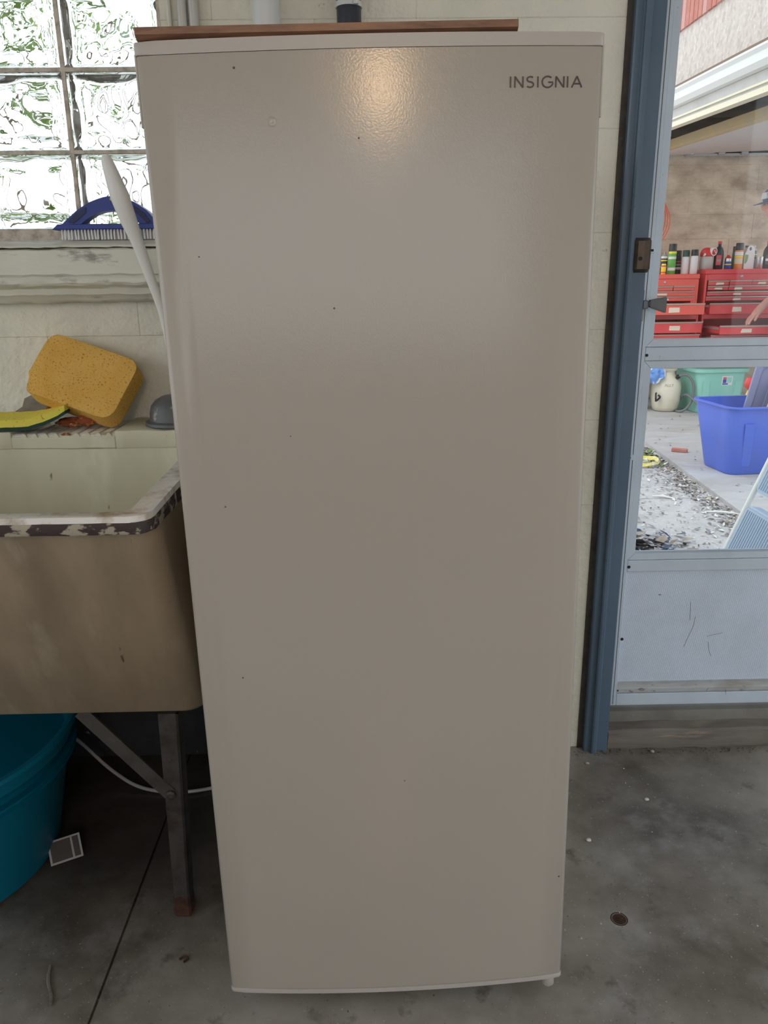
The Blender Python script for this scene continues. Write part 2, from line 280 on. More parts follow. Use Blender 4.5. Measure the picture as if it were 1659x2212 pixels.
def obj(name, bm, mats, parent=None, smooth=False, label=None, cat=None, group=None, kind=None, sharp=40, origin=True):
    bmesh.ops.recalc_face_normals(bm, faces=bm.faces[:])
    me = bpy.data.meshes.new(name)
    off = None
    if parent is not None: off = rootloc(parent)
    elif origin and kind != 'structure' and bm.verts:
        xs = [v.co.x for v in bm.verts]; ys = [v.co.y for v in bm.verts]; zs = [v.co.z for v in bm.verts]
        off = Vector(((min(xs)+max(xs))/2, (min(ys)+max(ys))/2, min(zs)))
    if off is not None: bmesh.ops.translate(bm, vec=-off, verts=bm.verts[:])
    bm.to_mesh(me); bm.free()
    for mm in (mats if isinstance(mats, (list, tuple)) else [mats]): me.materials.append(M[mm] if isinstance(mm, str) else mm)
    if smooth:
        for p in me.polygons: p.use_smooth = True
        try: me.set_sharp_from_angle(angle=rad(sharp))
        except Exception: pass
    o = bpy.data.objects.new(name, me); COL.objects.link(o)
    if parent is not None: o.parent = parent
    elif off is not None: o.location = off
    return tag(o, label, cat, group, kind)
def struct(name, bm, mats, parent=None, **k): return obj(name, bm, mats, parent, kind=None if parent else 'structure', **k)
def bx(lo, hi, bev=0.0, seg=1):
    bm = nb(); box(bm, lo, hi, bev, seg); return bm
def jig(bm, amp, freq=8.0, axes=(1, 1, 1), seed=0):
    for v in bm.verts:
        d = mnoise.noise_vector(v.co*freq+Vector((seed*3.1, seed*1.7, seed)))
        v.co += Vector((d.x*axes[0], d.y*axes[1], d.z*axes[2]))*amp

# ---------------------------------------------------------------- room shell
bm = nb(); box(bm, (-2.6, -3.0, -0.12), (-0.4815, 1.74, 0)); box(bm, (-0.4765, -3.0, -0.12), (2.17, 1.74, 0)); box(bm, (-0.4815, -3.0, -0.12), (-0.4765, 1.74, -0.007))
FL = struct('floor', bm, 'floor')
cut = nb(); lathe(cut, [(0.0125, -0.03), (0.0135, 0.03)], (0.4505, 1.161, 0), 20); cme = bpy.data.meshes.new('cut'); cut.to_mesh(cme); cut.free()
co = bpy.data.objects.new('cut', cme); COL.objects.link(co)
md = FL.modifiers.new('hole', 'BOOLEAN'); md.object = co; md.operation = 'DIFFERENCE'; md.solver = 'EXACT'
dg = bpy.context.evaluated_depsgraph_get(); me2 = bpy.data.meshes.new_from_object(FL.evaluated_get(dg)); FL.modifiers.clear(); FL.data = me2
bpy.data.objects.remove(co)
bm = nb(); lathe(bm, [(0.0124, -0.029), (0.0124, -0.001), (0.0145, 0.0006), (0.0162, 0.0002), (0.0162, -0.001)], (0.4505, 1.161, 0), 22)
for i in range(9):
    a = R.random()*6; q = R.random()*0.008; x, y = 0.4505+q*math.cos(a), 1.161+q*math.sin(a); box(bm, (x-.003, y-.0015, -0.012), (x+.003, y+.0015, -0.006+R.random()*.006))
struct('drain_hole', bm, 'rust', FL)

# back wall: core + painted blocks with shallow joints
WY = 1.72
bm = nb()
core = [((-2.62, 1.735, -0.05), (-1.46, 1.93, 2.6)), ((-1.46, 1.735, -0.05), (-0.40, 1.93, 1.235)), ((-1.46, 1.735, 2.06), (-0.40, 1.93, 2.6)), ((-0.40, 1.735, -0.05), (0.524, 1.93, 2.6)), ((0.524, 1.735, 2.12), (1.48, 1.93, 2.6)), ((1.48, 1.735, -0.05), (2.17, 1.93, 2.6))]
for lo, hi in core: box(bm, lo, hi)
WB = struct('wall_back', bm, 'wall')
def wallpiece(x0, x1, z0, z1):
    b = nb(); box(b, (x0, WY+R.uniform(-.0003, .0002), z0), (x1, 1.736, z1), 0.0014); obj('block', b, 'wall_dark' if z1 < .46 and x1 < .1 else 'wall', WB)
zs = [0.0] + [0.05+0.2*k for k in range(13)]
for k in range(13):
    z0, z1 = zs[k], zs[k+1]
    xs = [-2.5]; x = -2.5 + (0.2 if k % 2 else 0.4)
    while x < 0.51: xs.append(x); x += 0.4
    xs = [q for q in xs if q < .49]+[0.516]
    for a, b_ in zip(xs, xs[1:]):
        if b_-a < 0.02: continue
        if z1 <= 1.20 or z0 >= 2.06 or b_ <= -1.46 or a >= -0.40: wallpiece(a, b_, z0, z1)
        elif z0 < 1.2 < z1 and False: pass
        else:
            if a < -1.46: wallpiece(a, -1.46, z0, z1)
            if b_ > -0.40: wallpiece(max(a, -0.40), b_, z0, z1)
            if z0 < 1.235 and b_ > -1.46 and a < -.4: wallpiece(max(a, -1.46), min(b_, -0.40), z0, min(z1, 1.235))
            if z1 > 2.06 and a < -.4 and b_ > -1.46 and z0 < 2.06: wallpiece(max(a, -1.46), min(b_, -0.40), 2.06, z1)
# peeled bare patch low on the wall, left of the sponge
bm = nb(); pts = [(-0.80, 0.885), (-0.775, 0.90), (-0.768, 0.918), (-0.752, 0.925), (-0.735, 0.945), (-0.722, 0.932), (-0.70, 0.925), (-0.69, 0.90), (-0.66, 0.885)]
prism(bm, pts, 'y', 1.7165, 1.72); struct('peeled_patch', bm, 'flake', WB)
bm = nb(); box(bm, (-2.62, -3.0, -0.05), (-2.5, -2.2, 2.6)); box(bm, (-2.62, 1.5, -0.05), (-2.5, 1.93, 2.6)); box(bm, (-2.62, -2.2, -0.05), (-2.5, 1.5, 0.85)); box(bm, (-2.62, -2.2, 2.3), (-2.5, 1.5, 2.6)); struct('wall_left', bm, 'plain')  # unseen wall; window opening added to let daylight onto the sink side
bm = nb(); box(bm, (2.05, -3.0, -0.05), (2.17, -1.2, 2.6)); box(bm, (2.05, 1.3, -0.05), (2.17, 1.93, 2.6)); box(bm, (2.05, -1.2, 2.1), (2.17, 1.3, 2.6)); struct('wall_right', bm, 'plain')  # unseen wall, set close; opening added to send daylight across the floor
bm = nb(); box(bm, (-2.62, -3.12, -0.05), (-2.1, -3.0, 2.6)); box(bm, (1.6, -3.12, -0.05), (2.17, -3.0, 2.6)); box(bm, (-2.1, -3.12, 2.15), (1.6, -3.0, 2.6)); box(bm, (-2.1, -3.12, -0.05), (1.6, -3.0, 0.9)); struct('wall_front', bm, 'plain')  # unseen wall behind the camera; window band sized to shape the fill daylight
bm = bx((-2.62, -3.12, 2.45), (2.17, 1.93, 2.6)); struct('ceiling', bm, 'plain')

# glass block window
WI = empty('window_1', (-0.93, 1.85, 1.25), kind='structure')
def wavy_block(x0, x1, z0, z1, sd):
    b = nb(); N = 22
    for side, y in ((0, 1.805), (1, 1.878)):
        g = []
        for i in range(N+1):
            row = []
            for j in range(N+1):
                u, v = i/N, j/N; x = x0+(x1-x0)*u; z = z0+(z1-z0)*v
                e = min(u*(x1-x0), (1-u)*(x1-x0), v*(z1-z0), (1-v)*(z1-z0))
                inner = min(1, max(0, (e-0.010)/0.008)); rim = max(0, 1-abs(e-0.020)/0.006)
                w = mnoise.noise(Vector((x*26+sd*7, z*26, side*9+sd)))*0.007*inner - 0.005*inner + rim*0.004
                edge = 0.004*max(0, 1-e/0.006)
                row.append(b.verts.new((x, y+(-1 if side == 0 else 1)*(w-edge), z)))
            g.append(row)
        for i in range(N):
            for j in range(N): b.faces.new((g[i][j], g[i+1][j], g[i+1][j+1], g[i][j+1]))
        if side == 0: G0 = g
    G1 = g
    def loop(q): return [q[i][0] for i in range(N)]+[q[N][j] for j in range(N)]+[q[N-i][N] for i in range(N)]+[q[0][N-j] for j in range(N)]
    a, c = loop(G0), loop(G1)
    for i in range(len(a)): b.faces.new((a[i], a[(i+1) % len(a)], c[(i+1) % len(a)], c[i]))
    return b
bm = nb()
for i in range(6):
    xc = -0.4265-0.2035*i
    if i: box(bm, (xc-0.004, 1.803, 1.276), (xc+0.004, 1.88, 2.06), 0.0)
box(bm, (-0.4265, 1.803, 1.27), (-0.40, 1.88, 2.06)); box(bm, (-1.46, 1.803, 1.27), (-0.4265-0.2035*5-.004, 1.88, 2.06))
for k in range(6):
    z = 1.276+0.157*k-0.004
    if k: box(bm, (-1.46, 1.8025, z-.004), (-0.40, 1.8795, min(z+.004, 2.06)))
box(bm, (-1.46, 1.795, 1.236), (-0.40, 1.885, 1.276), 0.003)
bmesh.ops.subdivide_edges(bm, edges=[e for e in bm.edges if e.calc_length() > .05], cuts=14); jig(bm, .0018, 60)
struct('mortar_joint', bm, 'mortar', WI)
for i in range(5):
    for k in range(5):
        x1 = -0.4265-0.2035*i-0.004; x0 = x1-0.1955; z0 = 1.276+0.157*k; z1 = z0+0.149
        obj('glass_block', wavy_block(x0, x1, z0, z1, i*5+k), 'glass', WI, smooth=True, sharp=70)
# sill: cap with a ragged, cracked lower edge, fascia, beads
bm = nb(); prism(bm, [(1.80, 1.2300), (1.668, 1.2300), (1.6555, 1.2305), (1.655, 1.2335), (1.659, 1.2365), (1.712, 1.2455), (1.80, 1.2520)], 'x', -1.5, -0.33)
bmesh.ops.subdivide_edges(bm, edges=[e for e in bm.edges if abs(e.verts[0].co.x-e.verts[1].co.x) > .5], cuts=110)
for v in bm.verts:
    n = mnoise.noise(Vector((v.co.x*38, v.co.z*30, 2)))+0.6*mnoise.noise(Vector((v.co.x*110, 1, 5)))
    if v.co.z < 1.2325 and v.co.y < 1.7: v.co.z += n*0.0032
    v.co.y += 0.0016*n
struct('trim_1', bm, 'sill', smooth=True, sharp=35)
bm = nb(); prism(bm, [(1.735, 1.2285), (1.664, 1.2285), (1.660, 1.2255), (1.6600, 1.178), (1.663, 1.1755), (1.655, 1.1735), (1.6505, 1.168), (1.6505, 1.161), (1.655, 1.1555), (1.664, 1.1535), (1.668, 1.150), (1.670, 1.138), (1.678, 1.1335), (1.681, 1.128), (1.688, 1.1225), (1.712, 1.1205), (1.735, 1.120)], 'x', -1.5, -0.33)
bmesh.ops.subdivide_edges(bm, edges=[e for e in bm.edges if abs(e.verts[0].co.x-e.verts[1].co.x) > .5], cuts=90); jig(bm, .0022, 30, (0, 1, 1)); jig(bm, .001, 110, (0, 1, 1))
struct('trim_2', bm, 'sill', smooth=True, sharp=35)

# ---------------------------------------------------------------- freezer
FZ = empty('upright_freezer', (0.0263, 1.00244, 0.03374), 'tall off-white upright freezer with a plain bowed door between sink and storm door', 'freezer', rot=(rad(-0.663), rad(-0.840), rad(0.551)))
B_ = 0.0125
def door_outline(hw, off=0.0, dep=0.048, rr=0.007, n=30):
    P = []
    for i in range(n+1):
        x = -hw+rr+(2*hw-2*rr)*i/n; P.append((x, -B_*(1-(x/0.275)**2)-off))
    yc = P[-1][1]+rr
    P += [(hw-rr+rr*math.sin(a), yc-rr*math.cos(a)) for a in (PI/6, PI/3, PI/2)]
    P += [(hw, dep), (-hw, dep)]
    P += [(-hw+rr-rr*math.sin(a), yc-rr*math.cos(a)) for a in (PI/2, PI/3, PI/6)]
    return P
bm = nb(); prism(bm, door_outline(0.275), 'z', 0.0092, 1.3811, 0.0008); DR = obj('door', bm, 'freezer', FZ, smooth=True, sharp=30)
bm = nb(); prism(bm, door_outline(0.2765, 0.0008), 'z', 1.3816, 1.396, 0.0022)
for s in (-1, 1): box(bm, (s*0.2757-.0012, 0.004, 1.306), (s*0.2757+.0012, 0.047, 1.384), .0005)
obj('top_trim', bm, 'freezer_trim', FZ, smooth=True, sharp=30, label='smooth lighter cap along the door top')
bm = nb(); prism(bm, door_outline(0.2755, 0.0012), 'z', 0.0, 0.0085, 0.0025); obj('bottom_trim', bm, 'freezer_trim', FZ, smooth=True, sharp=30, label='narrow lighter strip along the door foot')
bm = bx((-.264, .048, .012), (.264, .058, 1.388)); obj('gasket', bm, 'gasket', FZ)
bm = bx((-.270, .058, .0), (.270, .56, 1.392), .006, 2); obj('cabinet', bm, 'freezer', FZ)
for x, y in ((.2545, .007), (.235, .50), (-.235, .50), (-.235, .12)):
    bm = nb(); lathe(bm, [(.008, -.033 + (.005 if x < 0 else 0)), (.0095, -.026), (.0095, .004)] if y > .1 else [(0, -.0215), (.006, -.0205), (.0095, -.016), (.0095, .002)], (x, y, 0), 14, 1.1); obj('foot', bm, 'freezer_trim', FZ, smooth=True)
def seg_ribbon(bm, pts, w, y, mi=0):
    P = [Vector((p[0], p[1])) for p in pts]; L, Rr = [], []
    for i in range(len(P)):
        d = (P[min(i+1, len(P)-1)]-P[max(i-1, 0)]).normalized(); n = Vector((-d.y, d.x))*w/2
        L.append(P[i]+n); Rr.append(P[i]-n)
    yf = (lambda x: y(x)) if callable(y) else (lambda x: y)
    def V(p, k): return bm.verts.new((p.x, yf(p.x)+k, p.y))
    a = [V(p, -.0004) for p in L]; b = [V(p, -.0004) for p in Rr]; c = [V(p, .0006) for p in L]; d = [V(p, .0006) for p in Rr]
    for i in range(len(P)-1):
        for q in ((a, b), (c, d), (a, c), (b, d)): bm.faces.new((q[0][i], q[1][i], q[1][i+1], q[0][i+1]))
    for i in (0, -1): bm.faces.new((a[i], b[i], d[i], c[i]))
def arc(cx, cy, rx, ry, a0, a1, n=12): return [(cx+rx*math.cos(rad(a0+(a1-a0)*i/n)), cy+ry*math.sin(rad(a0+(a1-a0)*i/n))) for i in range(n+1)]
GL = {'I': (0.0, [[(0, 0), (0, 1)]]), 'N': (0.66, [[(0, 0), (0, 1), (0.66, 0), (0.66, 1)]]),
      'S': (0.56, [arc(.30, .745, .27, .235, 40, 262, 12)+arc(.27, .265, .29, .245, 80, -140, 12)]),
      'G': (0.80, [arc(.45, .5, .45, .5, 48, 340, 18)+[(.875, .47), (.50, .47)]]), 'A': (0.84, [[(0, 0), (.42, 1), (.84, 0)], [(.17, .33), (.67, .33)]])}
h = 0.0118; x = 0.1637; bm = nb()
yd = lambda q: -B_*(1-(q/0.275)**2)-0.0002
gaps = {'I': .36, 'N': .32, 'S': .36, 'G': .34, 'A': 0}
word = 'INSIGNIA'; tot = sum(GL[c][0] for c in word)+sum(gaps[c] for c in word[:-1]); sx = 0.0862/(tot*h)
for ch in word:
    wd, st = GL[ch]
    for s in st:
        dense = []
        for p, q in zip(s, s[1:]):
            dense += [p]
        dense += [s[-1]]
        if ch in 'NA' and len(dense) > 2:
            for p, q in zip(dense, dense[1:]): seg_ribbon(bm, [(x+p[0]*h*sx, 1.3374+p[1]*h), (x+q[0]*h*sx, 1.3374+q[1]*h)], .00165, yd)
        else: seg_ribbon(bm, [(x+p[0]*h*sx, 1.3374+p[1]*h) for p in dense], .00165, yd)
    x += (wd+gaps[ch])*h*sx
obj('brand_lettering', bm, 'logo', FZ, label='thin dark grey letters INSIGNIA at the upper right')
bm = nb()
for px, pz, r in ((-.0174, 1.2864, .0012), (-.0553, 1.0914, .0013), (-.2145, .8351, .0013), (-.2105, .578, .0014), (-.2203, 1.1575, .0011), (.2635, .2039, .0017), (-.16, 1.365, .0016), (.02, .4, .001), (-.12, .93, .0009)):
    lathe(bm, [(r, -.0004), (r*.7, .0005)], (0, 0, 0), 8, T=Matrix.Translation((px, yd(px), pz)) @ Matrix.Rotation(PI/2, 4, 'X'))
obj('dirt_speck', bm, 'speck', FZ, kind='stuff', label='small dark specks on the door')
bm = nb(); lathe(bm, [(.0062, -.0003), (.0048, .0002), (.0030, .0005), (.0014, .0003), (0, .0001)], (0, 0, 0), 18, T=Matrix.Translation((-.1191, yd(-.1191), 1.3066)) @ Matrix.Rotation(PI/2, 4, 'X'))
obj('dent', bm, 'freezer', FZ, smooth=True, sharp=80, label='small round pimple in the door paint')

# wooden board on top
WBD = empty('wooden_board', (0.0263, 1.00244, 0.03374), 'brown stepped-edge wooden board lying on top of the freezer', 'board', rot=(rad(-0.663), rad(-0.840), rad(0.551)))
bm = nb(); prism(bm, [(-.008, 1.4012), (.0, 1.3972), (.30, 1.3972), (.308, 1.4012), (.308, 1.4088), (-.008, 1.4088)], 'x', -.271, .172); obj('panel', bm, 'wood', WBD)
bm = nb(); prism(bm, [(.006, 1.4088), (.294, 1.4088), (.284, 1.4138), (.020, 1.4138), (.013, 1.4124)], 'x', -.242, .157); obj('raised_field', bm, 'wood', WBD)

# ---------------------------------------------------------------- laundry sink
SK = empty('laundry_sink', (-0.72, 1.36, 0), 'old stained concrete laundry sink on dark rusty legs left of the freezer', 'sink')
XL, XR = -1.16, -0.309
def frustum_ring(bm, rings, mi=0, cap0=True, cap1=False):
    prev = None
    for ring in rings:
        g = [bm.verts.new(p) for p in ring]
        if prev:
            for i in range(len(g)): bm.faces.new((prev[i], prev[(i+1) % len(g)], g[(i+1) % len(g)], g[i])).material_index = mi
        elif cap0: bm.faces.new(g[::-1]).material_index = mi
        prev = g
    if cap1: bm.faces.new(prev).material_index = mi
def rrect(x0, x1, y0, y1, z, r, n=4, zf=None):
    o = []
    for cx, cy, a in ((x1-r, y0+r, -90), (x1-r, y1-r, 0), (x0+r, y1-r, 90), (x0+r, y0+r, 180)):
        for i in range(n+1):
            t = rad(a+90*i/n); x, y = cx+r*math.cos(t), cy+r*math.sin(t); o.append((x, y, zf(y) if zf else z))
    return o
zr = lambda y: 0.852+0.014*min(1, max(0, (y-1.01)/0.55))
bm = nb(); frustum_ring(bm, [rrect(XL, XR-.004, 1.22, 1.66, .426, .03), rrect(XL, XR-.003, 1.205, 1.70, .436, .035), rrect(XL, XR, 1.045, 1.71, .826, .035), rrect(XL, XR, 1.028, 1.712, .829, .03)], 0)
obj('basin_outside', bm, 'tub_out', SK, smooth=True, sharp=50, label='brown stained sloping outside of the basin, shade in its colour')
bm = nb(); frustum_ring(bm, [rrect(XL-.002, XR+.002, 1.012, 1.713, .826, .03), rrect(XL-.002, XR+.002, 1.008, 1.713, .832, .03), rrect(XL-.002, XR+.002, 1.008, 1.713, 0, .03, zf=lambda y: zr(y)-.008)], 0, cap0=False)
bmesh.ops.subdivide_edges(bm, edges=[e for e in bm.edges if e.calc_length() > .1], cuts=20); jig(bm, .0015, 45)
obj('rim_band', bm, 'tub_band', SK, smooth=True, label='dark flaking band round the rim')
bm = nb()
o1 = [rrect(XL-.002, XR+.002, 1.008, 1.713, 0, .03, zf=lambda y: zr(y)-.008), rrect(XL, XR, 1.011, 1.712, 0, .03, zf=zr), rrect(XL+.04, XR-.032, 1.034, 1.565, 0, .02, zf=zr), rrect(XL+.043, XR-.036, 1.038, 1.561, 0, .02, zf=lambda y: zr(y)-.004)]
frustum_ring(bm, o1, 0, cap0=False); obj('rim', bm, 'tub_rim', SK, smooth=True, sharp=50, label='worn pale top of the rim')
bm = nb(); frustum_ring(bm, [rrect(XL+.043, XR-.036, 1.038, 1.561, 0, .02, zf=lambda y: zr(y)-.004), rrect(XL+.05, XR-.042, 1.06, 1.557, .80, .025), rrect(XL+.09, XR-.085, 1.26, 1.53, .47, .04), rrect(XL+.11, XR-.105, 1.28, 1.51, .46, .04)], 0, cap0=False, cap1=True)
obj('basin_inside', bm, 'tub', SK, smooth=True, sharp=50, label='greenish grey inside of the basin')
# back ledge with ribbed soap rest
bm = nb(); box(bm, (XL+.01, 1.556, .835), (-.735, 1.713, .872), .004, 2); box(bm, (-.525, 1.556, .835), (XR-.004, 1.713, .872), .004, 2); box(bm, (-.737, 1.556, .835), (-.523, 1.713, .8605), .003)
bmesh.ops.subdivide_edges(bm, edges=[e for e in bm.edges if e.calc_length() > .1], cuts=10); jig(bm, .0022, 22, (0.3, 1, 1)); obj('back_ledge', bm, 'tub', SK, smooth=True, sharp=35)
for i in range(9):
    x = -.716+.0215*i; bm = nb(); prism(bm, [(x, .859), (x+.003, .866), (x+.0065, .868), (x+.010, .866), (x+.013, .859)], 'y', 1.558+R.uniform(0, .003), 1.69, 0); obj('soap_rib', bm, 'tub', SK, smooth=True, sharp=60)
for (x, y) in ((-.375, 1.205), (-.375, 1.63), (-1.08, 1.205), (-1.08, 1.63)):
    sgn = 1 if y < 1.4 else -1
    bm = nb(); yb = y-sgn*.012
    def ang(z0, z1, x0, y0, x1, y1, w0=.036, w1=.03, t=.005):
        hexa(bm, [(x0-w0/2, y0, z0), (x0+w0/2, y0, z0), (x0+w0/2, y0+sgn*t, z0), (x0-w0/2, y0+sgn*t, z0), (x1-w1/2, y1, z1), (x1+w1/2, y1, z1), (x1+w1/2, y1+sgn*t, z1), (x1-w1/2, y1+sgn*t, z1)])
        hexa(bm, [(x0+w0/2-t, y0, z0), (x0+w0/2, y0, z0), (x0+w0/2, y0+sgn*w0, z0), (x0+w0/2-t, y0+sgn*w0, z0), (x1+w1/2-t, y1, z1), (x1+w1/2, y1, z1), (x1+w1/2, y1+sgn*w1, z1), (x1+w1/2-t, y1+sgn*w1, z1)])
    ang(.428, .045, x+.006, y+.002*sgn, x+.001, yb)
    LG = obj('leg', bm, 'rust_steel', SK)
    bm = nb(); box(bm, (x-.017, yb-.004, 0.0), (x+.018, yb+sgn*.032, .047), .004); jig(bm, .003, 60); obj('rusted_foot', bm, 'rust', LG, label='rusted brown leg end')
    if y < 1.4:
        s2 = -1 if x > -.7 else 1
        bm = nb(); d = Vector((s2*.155, 0.03, .155)); a = Vector((x-.003, y-.006, .268)); nrm = Vector((-d.z, 0, d.x)).normalized()*.013
        hexa(bm, [a-nrm, a+nrm, a+nrm+Vector((0, .005, 0)), a-nrm+Vector((0, .005, 0)), a+d-nrm, a+d+nrm, a+d+nrm+Vector((0, .005, 0)), a+d-nrm+Vector((0, .005, 0))]); BR = obj('brace', bm, 'rust_steel', SK)
        bm = nb(); lathe(bm, [(.009, 0), (.009, .004), (.005, .006), (0, .006)], T=Matrix.Translation((x-.001, y-.0065, .268)) @ Matrix.Rotation(PI/2, 4, 'X'), seg=10); obj('bolt', bm, 'rust_steel', BR)

# things on the ledge and sill
th = rad(35); u = Vector((1, 0, 0)); w = Vector((0, math.sin(th), math.cos(th))); nn = Vector((0, -math.cos(th), math.sin(th))); a = rad(-21.5)
e1 = u*math.cos(a)+w*math.sin(a); e2 = -u*math.sin(a)+w*math.cos(a); ctr = Vector((-.6, 1.6, .94))+w*.046-u*.006-nn*.026
bm = nb(); bmesh.ops.create_cube(bm, size=2); bmesh.ops.subdivide_edges(bm, edges=bm.edges[:], cuts=13, use_grid_fill=True)
for v in bm.verts:
    p = v.co.copy(); hx, hy, hz = .104, .072, .0265; rc = .026
    q = Vector((p.x*hx, p.y*hy, p.z*hz))
    d2 = Vector((max(abs(q.x)-(hx-rc), 0), max(abs(q.y)-(hy-rc), 0)))
    if d2.length > 1e-6:
        mx = max(d2.x, d2.y); sc = mx/d2.length
        q.x = math.copysign(min(abs(q.x), hx-rc)+d2.x*sc, q.x); q.y = math.copysign(min(abs(q.y), hy-rc)+d2.y*sc, q.y)
    edge = max(abs(p.x), abs(p.y))
    if abs(p.z) > .99 and edge > .9: q.z *= .93
    # torn notch low on the left edge
    dn = (Vector((q.x, q.y))-Vector((-.093, -.050))).length
    if dn < .022: q.x += .012*(1-dn/.022); q.y += .006*(1-dn/.022); q.z -= .008*(1-dn/.022)*(1 if q.z > 0 else 0)
    q.z += .0012*mnoise.noise(q*30)
    v.co = ctr+e1*q.x+e2*q.y+nn*q.z
obj('cleaning_sponge', bm, 'sponge', smooth=True, sharp=75, label='large orange block sponge leaning on the wall at the back of the sink', cat='sponge')
SG = empty('scrub_sponge', (-.715, 1.60, .872), 'small curled yellow scrub sponge with dark green underside on the sink ledge', 'sponge')
for nm, z0, z1, ma in (('foam', .0075, .022, 'yellow_sponge'), ('scouring_layer', 0, .0075, 'scour')):
    bm = nb(); bmesh.ops.create_cube(bm, size=2); bmesh.ops.subdivide_edges(bm, edges=bm.edges[:], cuts=11, use_grid_fill=True)
    for v in bm.verts:
        p = v.co; X = p.x*.088; Y = p.y*.038*(1-.25*max(0, abs(p.x)-.6)); Z = z0+(z1-z0)*(p.z+1)/2
        bend = .020*(max(0, X+.01)/.1)**2*1.6+.006*(max(0, -X-.04)/.05)**2
        n = mnoise.noise(Vector((X*60, Y*60, 3)))*.0018
        Z = Z*(1-.25*max(0, p.x-.3))+bend+n+.006*(p.y+1)*.5
        v.co = Vector((-.715+X, 1.600+Y+.01*X/.09, .8735+Z))
    obj(nm, bm, ma, SG, smooth=True, sharp=60)
for k, (x, y, z, s, lab) in enumerate(((-.690, 1.664, .893, (.020, .016, .014), 'brown crumpled scrap above the right end of the yellow sponge'), (-.632, 1.617, .880, (.030, .014, .0105), 'speckled rusty scrap under the lower left side of the orange sponge'), (-.598, 1.612, .885, (.020, .012, .012), 'bright orange-flecked scrap under the orange sponge corner'))):
    bm = nb(); bmesh.ops.create_icosphere(bm, subdivisions=3, radius=1)
    for v in bm.verts:
        n = 1+.35*mnoise.noise(v.co*2.3+Vector((k*5, 0, 0)))+.18*mnoise.noise(v.co*6)
        v.co = Vector((x+v.co.x*s[0]*n, y+v.co.y*s[1]*n, max(.8695, z+v.co.z*s[2]*n)))
    obj('rusty_scrap', bm, 'scrap', smooth=True, label=lab, cat='scrap', group='rusty scraps on the sink ledge')
bm = nb(); lathe(bm, [(.007, 0), (.008, .002), (.004, .004), (0, .0045)], (-.625, 1.562, .8635), 9, 1.3, .6); obj('orange_crumb', bm, 'scrap', label='tiny orange crumb on the front lip of the soap rest', cat='crumb')

BB = empty('scrub_brush', (-.54, 1.735, 1.2465), 'blue bow-handled scrubbing brush with white bristles on the window sill', 'brush')
bm = nb()
outer = [(-.657, 1.2675), (-.640, 1.279), (-.622, 1.2935), (-.603, 1.308), (-.578, 1.3215), (-.553, 1.330), (-.532, 1.3335), (-.511, 1.330), (-.487, 1.3215), (-.463, 1.306), (-.451, 1.293), (-.444, 1.280), (-.425, 1.2675)]
inner = [(-.603, 1.2765), (-.588, 1.288), (-.570, 1.298), (-.553, 1.303), (-.532, 1.3045), (-.511, 1.302), (-.492, 1.293), (-.477, 1.2765)]
# bow as quads between outer and inner arcs
def extr(bm, A2, B2, y0, y1):
    n = len(A2); V = {}
    for k, y in enumerate((y0, y1)): V[k] = ([bm.verts.new((p[0], y, p[1])) for p in A2], [bm.verts.new((p[0], y, p[1])) for p in B2])
    for i in range(n-1):
        bm.faces.new((V[0][0][i], V[0][0][i+1], V[0][1][i+1], V[0][1][i])); bm.faces.new((V[1][0][i], V[1][0][i+1], V[1][1][i+1], V[1][1][i]))
        bm.faces.new((V[0][0][i], V[0][0][i+1], V[1][0][i+1], V[1][0][i])); bm.faces.new((V[0][1][i], V[0][1][i+1], V[1][1][i+1], V[1][1][i]))
    if math.dist(A2[0], A2[-1]) > 1e-6:
        for i in (0, -1): bm.faces.new((V[0][0][i], V[0][1][i], V[1][1][i], V[1][0][i]))
def resample(P, n):
    L = [0]
    for a_, b_ in zip(P, P[1:]): L.append(L[-1]+math.dist(a_, b_))
    o = []
    for i in range(n):
        t = L[-1]*i/(n-1); k = max(j for j in range(len(L)) if L[j] <= t+1e-9); k = min(k, len(P)-2); q = (t-L[k])/(L[k+1]-L[k]); o.append((P[k][0]*(1-q)+P[k+1][0]*q, P[k][1]*(1-q)+P[k+1][1]*q))
    return o
extr(bm, resample(outer, 27), resample(inner, 27), 1.722, 1.752)
obj('bow_handle', bm, 'blue_plastic', BB, smooth=True, sharp=35)
bm = nb(); prism(bm, [(-.657, 1.2675), (-.425, 1.2675), (-.436, 1.278), (-.645, 1.278)], 'y', 1.708, 1.766, .0015); obj('base', bm, 'blue_plastic', BB)
for P in ([(-.628, 1.283), (-.606, 1.302), (-.586, 1.312), (-.587, 1.301), (-.600, 1.291), (-.616, 1.280)], [(-.487, 1.314), (-.466, 1.298), (-.456, 1.282), (-.463, 1.279), (-.474, 1.291), (-.489, 1.304)]):
    bm = nb(); prism(bm, P, 'y', 1.7205, 1.7225); obj('grip_inset', bm, 'blue_dark', BB, label='dark recessed oval in the handle')
bm = nb(); lathe(bm, [(.003, 0), (.002, .001), (0, .0012)], T=Matrix.Translation((-.533, 1.722, 1.3265)) @ Matrix.Rotation(PI/2, 4, 'X'), seg=10); obj('hang_hole', bm, 'tan', BB)
for i in range(31):
    for j in range(4):
        x = -.639+.0068*i; y = 1.715+.0145*j; bm = nb(); dx = R.uniform(-.0012, .0012)
        tube(bm, [(x, y, 1.268), (x+dx, y+R.uniform(-.001, .001), 1.2475)], [.0017, .0023], 6); obj('bristle_tuft', bm, 'bristle', BB)

